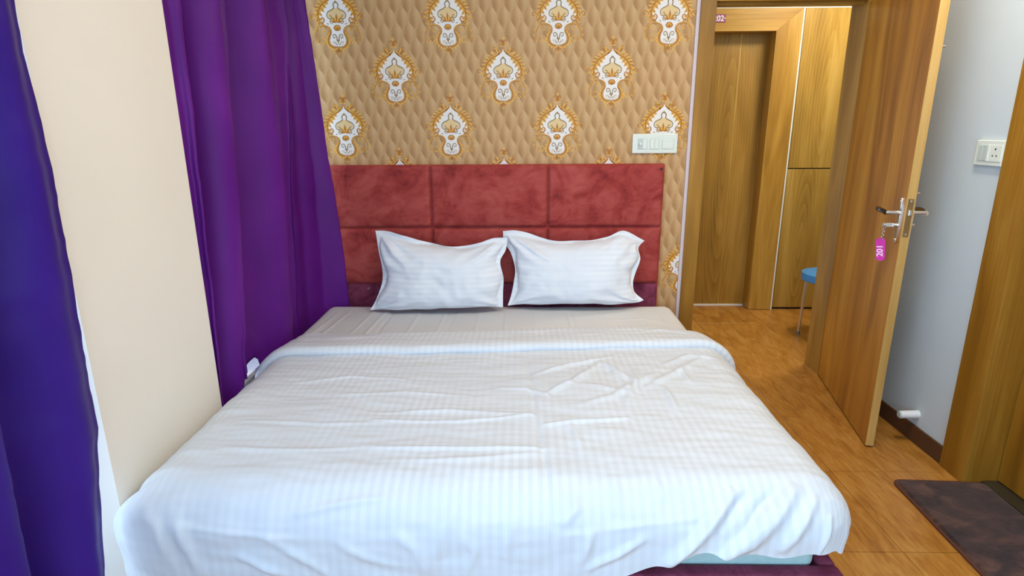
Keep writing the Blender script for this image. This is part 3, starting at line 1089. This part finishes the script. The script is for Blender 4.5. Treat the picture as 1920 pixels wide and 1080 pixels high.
def normals(P):
    n = np.cross(np.gradient(P, axis=1), np.gradient(P, axis=0))
    n /= np.linalg.norm(n, axis=-1, keepdims=True) + 1e-12
    n[n[..., 2].mean() < 0 and ...] *= 1
    if n[..., 2].mean() < 0:
        n = -n
    return n


def crease(a, b, pl, amp, wid):
    """height of a fold that follows a polyline on the cloth"""
    best = np.full(a.shape, 1e9)
    tt = np.zeros(a.shape)
    ns = len(pl) - 1
    for i in range(ns):
        (x0, y0), (x1, y1) = pl[i], pl[i + 1]
        dx, dy = x1 - x0, y1 - y0
        L = dx * dx + dy * dy + 1e-12
        t = np.clip(((a - x0) * dx + (b - y0) * dy) / L, 0, 1)
        d = np.hypot(a - x0 - t * dx, b - y0 - t * dy)
        m = d < best
        best = np.where(m, d, best)
        tt = np.where(m, (i + t) / ns, tt)
    taper = np.sin(np.pi * np.clip(0.12 + 0.76 * tt, 0, 1)) ** 0.8
    return amp * np.exp(-(best / wid) ** 2) * taper


na, nb = 300, 150
A, B = np.meshgrid(np.linspace(SXL - 0.21, SXR + 0.21, na), np.linspace(2.47, SYB + 0.18, nb))
P = drape(A, B, SXL, SXR, 1.0, SYB, 0.470, SR, 1.5)
N = normals(P)
H = np.zeros_like(A)
for (x0, x1, amp) in ((-0.985, -1.035, 3), (-0.93, -0.985, 3.5), (-0.80, -0.845, 3), (-0.735, -0.77, 4), (-0.69, -0.715, -3), (-0.55, -0.565, 3), (-0.41, -0.42, 3.2), (-0.36, -0.372, -2.5), (-0.23, -0.235, 2.5),
                      (-0.09, -0.09, 2.5), (0.06, 0.066, 2), (0.235, 0.246, 3.6), (0.252, 0.262, -3), (0.42, 0.44, 2.2), (0.60, 0.63, 2.4), (0.70, 0.735, 2.6)):
    H += crease(A, B, [(x0, 3.02), (x1, 2.45)], amp * 0.0016, 0.0055)
H += crease(A, B, [(0.45, 2.86), (0.62, 2.88), (0.78, 2.78)], 0.003, 0.014)
H += crease(A, B, [(0.50, 2.74), (0.65, 2.77), (0.80, 2.66)], 0.003, 0.012)
H += 0.003 * fbm(np.stack([A, B, 0 * A], -1).reshape(-1, 3), 4.0, 1.0).reshape(A.shape)
P = P + N * H[..., None]
sheet = tag(link('bed_sheet', grid_mesh('bed_sheet', P, np.stack([A, B], -1)), M_SHEET, None, smooth='all'), 'plain white fitted sheet stretched over the head of the bed', 'bed sheet')

# duvet
DXL, DXR, DYF, DZ, DR, DTM = -0.976, 0.765, 1.462, 0.50, 0.14, 1.60
CREASES=[
([(0.008,2.376),(0.044,1.734),(0.068,1.374),(0.086,1.146)],-3,9),
([(-0.844,2.034),(-0.658,2.082),(-0.448,2.058)],3,8),
([(-0.652,1.92),(-0.424,1.95),(-0.19,1.926)],2.5,8),
([(-0.52,1.788),(-0.238,1.812),(0.032,1.776)],3,9),
([(-0.49,1.734),(-0.208,1.728),(0.032,1.776)],4,7),
([(-0.448,1.566),(-0.16,1.56),(0.062,1.566)],4,7),
([(-0.424,1.5),(-0.154,1.5),(0.056,1.542)],2.5,9),
([(0.074,1.71),(0.206,1.734),(0.344,1.758)],5,8),
([(0.05,2.118),(0.194,2.208),(0.362,2.286)],5,10),
([(0.08,1.932),(0.188,2.04),(0.302,2.208)],6,12),
([(-0.082,1.986),(0.02,1.974),(0.092,1.92)],4,9),
([(0.314,2.226),(0.362,2.136),(0.41,2.034)],7,11),
([(0.434,2.148),(0.422,2.052),(0.41,1.956)],5,10),
([(0.512,1.992),(0.518,1.902),(0.512,1.812)],6,11),
([(0.458,1.992),(0.59,2.124),(0.746,2.286)],6,14),
([(0.62,2.148),(0.62,2.094),(0.62,2.04)],5,9),
([(0.2,1.848),(0.32,1.914),(0.518,2.124)],4,14),
([(0.35,2.124),(0.386,1.956),(0.35,1.812)],4,12),
([(0.158,2.022),(0.29,1.986),(0.416,1.914)],3,14),
([(0.152,1.716),(0.17,1.614),(0.176,1.554)],3,9),
([(0.566,2.202),(0.686,2.298),(0.776,2.274)],5,12),
([(0.314,1.254),(0.242,1.206),(0.176,1.164)],7,10),
([(0.452,1.254),(0.41,1.212),(0.374,1.17)],6,12),
([(0.56,1.374),(0.506,1.314),(0.458,1.26),(0.392,1.194)],10,14),
([(0.65,1.338),(0.59,1.272),(0.512,1.206)],8,12),
([(0.722,1.386),(0.662,1.314),(0.596,1.248),(0.464,1.17)],11,15),
([(0.77,1.362),(0.728,1.302),(0.68,1.23)],8,12),
([(0.812,1.314),(0.806,1.272),(0.788,1.224)],5,8),
([(0.494,1.344),(0.452,1.314),(0.368,1.302),(0.278,1.29),(0.098,1.26)],2,8),
([(0.596,1.374),(0.566,1.35),(0.518,1.29)],-6,10),
([(0.674,1.386),(0.62,1.338),(0.578,1.272)],-6,10),
([(0.134,1.374),(0.14,1.332),(0.11,1.302)],5,11),
([(0.182,1.278),(0.17,1.23),(0.158,1.182)],5,12),
([(-0.028,1.326),(-0.034,1.278),(-0.046,1.206)],4,14),
([(-0.184,1.332),(-0.214,1.278),(-0.238,1.188)],4,16),
([(-0.928,1.302),(-0.898,1.218),(-0.88,1.146)],6,16),
([(-1.006,1.326),(-0.976,1.272),(-0.952,1.164)],4,14),
([(-0.76,1.194),(-0.7,1.164),(-0.646,1.14)],6,10),
([(-0.676,1.254),(-0.592,1.194),(-0.526,1.14)],5,12),
([(-0.49,1.242),(-0.418,1.194),(-0.352,1.17)],4,12),
([(-0.91,1.284),(-0.76,1.266),(-0.604,1.254)],2.5,7),
([(-0.598,1.32),(-0.49,1.344),(-0.376,1.362)],4,9),
([(-0.91,1.728),(-0.658,1.71),(-0.454,1.722)],2,8),
([(-0.898,1.56),(-0.664,1.548),(-0.448,1.572)],2,8),
([(-1.048,1.296),(-0.988,1.326),(-0.928,1.368)],3,20),
([(-0.34,1.272),(-0.286,1.224),(-0.262,1.152)],4,14),
([(-0.16,1.266),(-0.13,1.218),(-0.148,1.152)],4,12),
([(0.248,1.422),(0.254,1.374),(0.242,1.332)],3,10),
([(0.362,1.41),(0.374,1.38),(0.362,1.35)],3,10),
]


def dmap(a, b):
    P = drape(a, b, DXL, DXR, DYF, 9.0, DZ, DR, DTM, 12.0)
    t = smoothstep((1.40 - b) / 0.10)
    P[..., 0] += np.where(a < DXL, -0.045 * t, 0) * np.minimum(1, np.abs(a - DXL) / 0.1)
    return P


na, nb = 420, 300
U, V = np.meshgrid(np.linspace(0, 1, na), np.linspace(0, 1, nb))
A = (DXL - 0.26) + U * (DXR + 0.245 - DXL + 0.26)
hem = 0.43 - 0.06 * smoothstep((A + 0.10) / 0.25) - 0.118 * smoothstep((A - 0.10) / 0.40) + 0.006 * np.sin(A * 21) + 0.004 * np.sin(A * 47 + 1)
lo = DYF - hem
B = lo + V * (2.57 - lo)
P = dmap(A, B)
N = normals(P)
AB = np.stack([A, B, 0 * A], -1).reshape(-1, 3)
H = np.zeros_like(A)
for pl, amp, wid in CREASES:
    H += crease(A, B, pl, amp * 0.0019, wid * 0.001 * 1.2)
H += 0.007 * fbm(AB, 2.6, 4.0).reshape(A.shape) + 0.0042 * fbm(AB * np.array([0.6, 1.6, 1]), 9.0, 9.0).reshape(A.shape)
H += 0.0020 * fbm(AB * np.array([0.5, 1.8, 1]), 22.0, 5.0).reshape(A.shape)
rt = smoothstep((A - 0.05) / 0.3) * smoothstep((B - 1.75) / 0.2)
H += rt * 0.006 * np.abs(fbm(AB * np.array([1.2, 1.2, 1]), 8.0, 13.0).reshape(A.shape))
ft = smoothstep((1.45 - B) / 0.12)
H += ft * 0.005 * fbm(AB * np.array([2.2, 0.5, 1]) + np.array([0, 0, 0]), 6.0, 21.0).reshape(A.shape)
P = P + N * H[..., None]
duvet = tag(link('duvet', grid_mesh('duvet', P, np.stack([A, B], -1)), M_DUVET, None, smooth='all'), 'white satin-striped duvet spread over the bed and hanging over its foot', 'duvet')

# the turned-back band at its head end
prof = [(0.325, -0.034), (0.322, -0.020), (0.312, -0.006), (0.29, 0.006), (0.25, 0.013), (0.20, 0.018), (0.15, 0.021), (0.10, 0.027), (0.06, 0.031), (0.03, 0.032), (0.012, 0.029), (0.000, 0.021), (-0.005, 0.013), (0.000, 0.005), (0.014, 0.000)]
pp = np.array(prof)
tq = np.linspace(0, len(prof) - 1, 60)
pb = np.interp(tq, np.arange(len(prof)), pp[:, 0])
ph = np.interp(tq, np.arange(len(prof)), pp[:, 1])
na = 300
ua = np.linspace(DXL - 0.20, DXR + 0.19, na)
A = np.repeat(ua[None, :], 60, 0)
lip = 2.345 + 0.060 * (ua + 0.15) + 0.006 * np.sin(ua * 5.0) + 0.003 * np.sin(ua * 17)
wdt = 0.90 + 0.05 * np.sin(ua * 3.7 + 1.0) - 0.18 * smoothstep((ua - 0.62) / 0.2) - 0.10 * smoothstep((-0.75 - ua) / 0.25)
B = lip[None, :] + pb[:, None] * wdt[None, :]
P = dmap(A, B)
N = normals(P)
Hb = np.repeat(ph[:, None], na, 1)
ABp = np.stack([A, B, 0 * A], -1).reshape(-1, 3)
wr = 0.004 * fbm(ABp * np.array([0.7, 2.5, 1]), 7.0, 31.0).reshape(A.shape) + 0.0022 * fbm(ABp * np.array([0.8, 3.0, 1]), 18.0, 3.0).reshape(A.shape)
for pl, amp in (([(-0.70, 2.55), (-0.50, 2.57), (-0.30, 2.55)], 5), ([(-0.62, 2.50), (-0.45, 2.53)], -4), ([(-0.2, 2.55), (0.1, 2.57), (0.3, 2.63)], 4), ([(0.2, 2.50), (0.5, 2.54), (0.72, 2.60)], 5), ([(0.45, 2.60), (0.70, 2.56), (0.82, 2.48)], 5), ([(0.5, 2.48), (0.75, 2.50)], 4), ([(-0.9, 2.45), (-0.7, 2.48)], 4)):
    wr += crease(A, B, pl, amp * 0.001, 0.012)
Hb = Hb + wr * smoothstep((Hb + 0.02) / 0.03)
P = P + N * Hb[..., None]
link('turned_back_band', grid_mesh('turned_back_band', P, np.stack([A, B], -1)), M_DUVET, duvet, smooth='all')

# ------------------------------------------------------------------ pillows
PILLOW_A = {'top': [(-0.807, 0.882), (-0.728, 0.879), (-0.655, 0.859), (-0.554, 0.828), (-0.437, 0.802), (-0.321, 0.799), (-0.233, 0.819), (-0.16, 0.841), (-0.082, 0.844)], 'right': [(-0.082, 0.844), (-0.094, 0.776), (-0.123, 0.719), (-0.106, 0.634), (-0.109, 0.549), (-0.109, 0.474)], 'bottom': [(-0.839, 0.46), (-0.733, 0.46), (-0.586, 0.463), (-0.41, 0.469), (-0.235, 0.472), (-0.109, 0.474)], 'left': [(-0.807, 0.882), (-0.791, 0.792), (-0.775, 0.692), (-0.773, 0.606), (-0.803, 0.521), (-0.839, 0.46)]}
PILLOW_B = {'top': [(-0.108, 0.88), (-0.044, 0.883), (0.028, 0.869), (0.101, 0.843), (0.173, 0.829), (0.289, 0.826), (0.376, 0.831), (0.462, 0.848), (0.548, 0.879), (0.661, 0.825)], 'right': [(0.661, 0.825), (0.627, 0.788), (0.636, 0.732), (0.613, 0.661), (0.599, 0.605), (0.609, 0.554), (0.658, 0.511)], 'bottom': [(-0.083, 0.486), (-0.016, 0.489), (0.115, 0.491), (0.29, 0.494), (0.493, 0.491), (0.609, 0.497), (0.658, 0.511)], 'left': [(-0.108, 0.88), (-0.102, 0.818), (-0.065, 0.762), (-0.042, 0.677), (-0.05, 0.605), (-0.065, 0.534), (-0.083, 0.486)]}



def resample(pts, n):
    p = stroke_pts(pts, 8)
    p = np.array([(q.x, q.y) for q in p])
    s = np.concatenate([[0], np.cumsum(np.hypot(*np.diff(p, axis=0).T))])
    t = np.linspace(0, s[-1], n)
    return np.stack([np.interp(t, s, p[:, 0]), np.interp(t, s, p[:, 1])], -1)


def pillow(data, scale, y0, lean, label, seed, thick):
    nu, nv = 120, 80
    d = {k: [(x * scale, 1.42 + (z - 1.42) * scale) for x, z in v] for k, v in data.items()}
    top, bot = resample(d['top'], nu), resample(d['bottom'], nu)
    lef, rig = resample(d['left'][::-1], nv), resample(d['right'][::-1], nv)      # bottom -> top
    u = np.linspace(0, 1, nu)[None, :, None]
    v = np.linspace(0, 1, nv)[:, None, None]
    Q = (1 - v) * bot[None] + v * top[None] + (1 - u) * lef[:, None] + u * rig[:, None]
    Q -= (1 - u) * (1 - v) * bot[0] + u * (1 - v) * bot[-1] + (1 - u) * v * top[0] + u * v * top[-1]
    uu = np.repeat((np.linspace(-1, 1, nu))[None, :], nv, 0)
    vv = np.repeat((np.linspace(-1, 1, nv))[:, None], nu, 1)
    fu, fv = 0.93, 0.885
    fuv = 0.945 + 0.03 * np.sin(5.5 * vv + seed) * np.sign(uu)
    a = np.clip(1 - np.abs(uu / fuv) ** 2.6, 0, 1)
    fvm = np.where(vv < 0, 0.985, 0.87 + 0.10 * np.exp(-((uu - 0.1) / 0.45) ** 2) + 0.015 * np.sin(9 * uu + seed))
    b = np.clip(1 - np.abs(vv / fvm) ** 2.6, 0, 1)
    t = (a * b) ** 0.48
    X, Z = Q[..., 0], Q[..., 1]
    base = y0 + (Z - 0.48) * lean
    pts = np.stack([X, 0 * X, Z], -1).reshape(-1, 3)
    n1 = fbm(pts, 7.0, seed).reshape(X.shape)
    n2 = fbm(pts * np.array([1.0, 1, 1.0]), 22.0, seed + 5).reshape(X.shape)
    # gathers that run in from the seams towards the middle
    rad = np.sin(np.arctan2(vv, uu) * 15 + seed) * np.clip(np.maximum(np.abs(uu / fu), np.abs(vv / fvm)) - 0.62, 0, 1) * 0.014
    corner = np.zeros_like(X)
    for (cu, cv, am) in ((1, 1, 1), (-1, 1, 1), (1, -1, .6), (-1, -1, .6)):
        dd = np.hypot(uu - cu, (vv - cv) * 0.7)
        corner += am * np.sin(np.arctan2(vv - cv, uu - cu) * 13 + seed) * np.exp(-(dd / 0.5) ** 2) * 0.010
    wr = (0.014 * n1 + 0.006 * n2 + 1.3 * rad + 1.7 * corner) * (t ** 0.7)
    front = base - thick * t - wr - 0.0022
    wav = (0.010 * np.sin(X * 34 + seed) * np.sin(Z * 27 + seed) + 0.012 * n1) * np.clip((np.maximum(np.abs(uu) / fu, np.abs(vv) / fv) - 1) * 14, 0, 1)
    front = front + wav
    back = base + thick * 0.62 * t + wav - 0.0008
    inner = (np.abs(uu) <= fu + 1e-6) & (vv <= fv + 1e-6) & (vv >= -0.985)
    iu = np.where(np.abs(np.linspace(-1, 1, nu)) <= fu)[0]
    vl = np.linspace(-1, 1, nv)
    iv = np.where((vl <= fv) & (vl >= -0.985))[0]
    sl = (slice(1, nv - 1), slice(1, nu - 1))
    uvs = np.stack([X, Z], -1)
    Fp = np.stack([X, front, Z], -1)[sl]
    Bp = np.stack([X, back, Z], -1)[sl]
    uvp = uvs[sl]
    r, c, _ = Fp.shape
    idx = np.arange(r * c).reshape(r, c)
    q = np.stack([idx[:-1, :-1], idx[:-1, 1:], idx[1:, 1:], idx[1:, :-1]], -1).reshape(-1, 4)
    faces = np.concatenate([q, q[:, ::-1] + r * c])
    me = bpy.data.meshes.new('pillow')
    me.from_pydata(np.concatenate([Fp.reshape(-1, 3), Bp.reshape(-1, 3)]).tolist(), [], faces.tolist())
    lay = me.uv_layers.new(name='cloth')
    allv = np.concatenate([uvp.reshape(-1, 2), uvp.reshape(-1, 2)])
    lay.data.foreach_set('uv', allv[faces.reshape(-1)].astype(np.float32).reshape(-1))
    o = tag(link('pillow', me, M_PILLOW, None, smooth='all'), label, 'pillow', 'pillows against the headboard')
    # flange around the seam
    wav = 0.010 * np.sin(X * 34 + seed) * np.sin(Z * 27 + seed) + 0.012 * n1
    fl = base + wav * np.clip((np.maximum(np.abs(uu) / fu, np.abs(vv) / fv) - 1) * 14, 0, 1) + 0.0005
    ring = ~inner
    keep = []
    idx = np.arange(nv * nu).reshape(nv, nu)
    q = np.stack([idx[:-1, :-1], idx[:-1, 1:], idx[1:, 1:], idx[1:, :-1]], -1).reshape(-1, 4)
    rf = ring.reshape(-1)
    q = q[rf[q].any(1)]
    v1 = np.stack([X, fl - 0.0012, Z], -1).reshape(-1, 3)
    v2 = np.stack([X, fl + 0.0012, Z], -1).reshape(-1, 3)
    used = np.unique(q)
    remap = -np.ones(nv * nu, int)
    remap[used] = np.arange(len(used))
    qq = remap[q]
    faces = np.concatenate([qq, qq[:, ::-1] + len(used)])
    me = bpy.data.meshes.new('flange')
    me.from_pydata(np.concatenate([v1[used], v2[used]]).tolist(), [], faces.tolist())
    lay = me.uv_layers.new(name='cloth')
    allv = np.concatenate([uvs.reshape(-1, 2)[used]] * 2)
    lay.data.foreach_set('uv', allv[faces.reshape(-1)].astype(np.float32).reshape(-1))
    link('flange', me, M_PILLOW, o, smooth='all')
    return o


pillow(PILLOW_A, 0.974, 3.00, 0.22, 'white striped pillow with a flange nearer the purple curtains', 2.0, 0.10)
pillow(PILLOW_B, 0.992, 3.055, 0.22, 'white striped pillow with a flange nearer the open door', 11.0, 0.10)

# ------------------------------------------------------------------ curtains


def curtain(name, levels, z_top, z_bot, label, wob=0.006, seed=0.0, rows=70, per=14, zfun=None, mat=None, ripple=0.0):
    """levels: list of (z, [(x, y), ...]) plan polylines with the same number of knots"""
    levels = sorted(levels, key=lambda l: -l[0])
    zs = np.array([l[0] for l in levels])
    K = np.array([l[1] for l in levels], float)          # (levels, knots, 2)
    zz = np.linspace(z_top, z_bot, rows)
    rowsP = []
    for z in zz:
        kn = np.stack([[np.interp(-z, -zs, K[:, k, c]) for c in (0, 1)] for k in range(K.shape[1])])
        pl = []
        for i in range(len(kn) - 1):
            for j in range(per):
                t = j / per
                s = 0.5 - 0.5 * math.cos(math.pi * t)
                s2 = 0.55 * t + 0.45 * s
                pl.append((kn[i, 0] + (kn[i + 1, 0] - kn[i, 0]) * s, kn[i, 1] + (kn[i + 1, 1] - kn[i, 1]) * t))
        pl.append(tuple(kn[-1]))
        rowsP.append([(x, y, z) for x, y in pl])
    P = np.array(rowsP)
    # relax each row a little so the folds stay rounded
    for _ in range(2):
        P[:, 1:-1, :2] = 0.25 * P[:, :-2, :2] + 0.5 * P[:, 1:-1, :2] + 0.25 * P[:, 2:, :2]
    n = fbm((P * np.array([1, 1, 0.6])).reshape(-1, 3), 8.0, seed).reshape(P.shape[:2])
    n2 = fbm((P * np.array([0.4, 0.4, 1.8])).reshape(-1, 3), 11.0, seed + 3).reshape(P.shape[:2])
    n3 = fbm((P * np.array([0.3, 0.5, 2.6])).reshape(-1, 3), 13.0, seed + 7).reshape(P.shape[:2])
    P[..., 0] += wob * n + wob * 0.35 * n2 + wob * 0.30 * np.abs(n3)
    if ripple:
        cidx = np.arange(P.shape[1])[None, :] / per
        zz_ = P[..., 2]
        rp = np.sin(cidx * 7.3 + 0.9 * np.sin(zz_ * 2.1 + seed) + seed) * (0.6 + 0.4 * np.sin(cidx * 2.3 + zz_))
        P[..., 1] -= ripple * rp
        P[..., 0] += 0.6 * ripple * rp
    if zfun is not None:
        P[..., 2] = zfun(P)
    o = link(name, grid_mesh(name, P), mat or M_SATIN, None, smooth='all')
    sm = o.modifiers.new('cloth_thickness', 'SOLIDIFY')
    sm.thickness = 0.0018
    sm.offset = 0
    return tag(o, label, 'curtain', 'purple satin window curtains')


def knots(start, crests, valleys, end):
    out = [start]
    for (cx, cy), vl in zip(crests, valleys + [None]):
        out.append((cx, cy))
        if vl:
            out.append(vl)
    out.append(end)
    return out


def mid(a, b, t):
    return a + (b - a) * t


def lev(ys, cx, deep, start, end):
    vx = [deep[0], deep[1], deep[2], deep[3], deep[4]]
    cr = [(cx[i], ys[i]) for i in range(6)]
    va = [(vx[i], mid(ys[i], ys[i + 1], 0.36)) for i in range(5)]
    return knots(start, cr, va, end)


def lift_hem(P):
    # the hem hangs short beside the turned-back band of the duvet
    short = smoothstep((P[..., 1] - 2.17) / 0.03) * smoothstep((2.50 - P[..., 1]) / 0.05)
    z = P[..., 2]
    return np.where(z < 0.60, 0.60 - (0.60 - z) * (1 - short * 0.46), z)


curtain('window_curtain', [
    (2.33, lev([2.11, 2.30, 2.43, 2.66, 2.82, 2.98], [-1.130, -1.105, -1.140, -1.100, -1.135, -1.125], [-1.31, -1.20, -1.31, -1.22, -1.20], (-1.160, 2.020), (-1.15, 3.03))),
    (1.90, lev([2.095, 2.303, 2.427, 2.68, 2.819, 3.00], [-1.122, -1.094, -1.135, -1.087, -1.125, -1.114], [-1.31, -1.19, -1.31, -1.21, -1.20], (-1.150, 2.020), (-1.15, 3.04))),
    (1.15, lev([2.047, 2.276, 2.32, 2.699, 2.78, 2.85], [-1.122, -1.094, -1.125, -1.084, -1.128, -1.118], [-1.30, -1.15, -1.30, -1.17, -1.17], (-1.150, 2.020), (-1.15, 2.885))),
    (0.43, lev([2.050, 2.205, 2.235, 2.68, 2.74, 2.80], [-1.150, -1.128, -1.15, -1.115, -1.145, -1.135], [-1.205, -1.16, -1.21, -1.155, -1.16], (-1.150, 2.020), (-1.165, 2.83))),
], 2.33, 0.30, 'purple pleated curtain hanging between the cream wall pier and the bed head', seed=2.0, zfun=lift_hem, ripple=0.009)

curtain('window_curtain', [
    (2.33, [(-1.225, 2.80), (-1.222, 2.95), (-1.212, 3.06), (-1.17, 3.12), (-1.13, 3.165), (-1.09, 3.185)]),
    (1.90, [(-1.225, 2.80), (-1.220, 2.95), (-1.208, 3.06), (-1.17, 3.12), (-1.125, 3.165), (-1.075, 3.185)]),
    (1.20, [(-1.215, 2.72), (-1.208, 2.84), (-1.185, 2.93), (-1.16, 3.04), (-1.110, 3.145), (-1.030, 3.190)]),
    (0.46, [(-1.212, 2.66), (-1.205, 2.78), (-1.185, 2.88), (-1.165, 3.02), (-1.115, 3.140), (-0.985, 3.192)]),
], 2.33, 0.30, 'flat dark violet curtain panel overlapping the left end of the headboard', wob=0.008, seed=8.0, ripple=0.005)


def edge_y(z):
    return float(np.interp(-z, [-2.4, -1.69, -1.23, -0.98, -0.85, -0.68, -0.47, -0.29, 0.0], [1.375, 1.376, 1.39, 1.374, 1.368, 1.359, 1.321, 1.278, 1.23]))


def front_level(z, crest, amp):
    e = edge_y(z)
    return (z, [(-1.10 - 0.9 * amp, 0.52), (-1.10, 0.60), (-1.10 - amp, 0.68), (-1.095, 0.78), (-1.10 - amp, 0.84), (-1.070, crest), (-1.12 - 1.4 * amp, mid(crest, e, 0.22)), (-1.080, mid(crest, e, 0.74)), (-1.108, e)])


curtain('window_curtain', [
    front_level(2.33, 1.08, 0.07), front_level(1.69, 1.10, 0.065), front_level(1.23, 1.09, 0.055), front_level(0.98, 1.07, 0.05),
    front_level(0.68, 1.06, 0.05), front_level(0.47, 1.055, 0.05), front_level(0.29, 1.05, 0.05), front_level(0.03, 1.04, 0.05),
], 2.33, 0.02, 'purple curtain with daylight blue put into its colour, at the left edge of the photo, nearest the camera', wob=0.010, seed=15.0, rows=110, per=12, mat=M_SATIN_DAYLIT)

for y0, y1 in ((-1.15, 1.395), (2.01, YW - 0.01)):
    tr = tag(G().box(-1.19, -1.12, y0, y1, 2.3315, 2.342, 0.002).build('curtain_track', M_PVC), 'white curtain track above the near window' if y0 < 0 else 'white curtain track above the window beside the bed', 'curtain track')
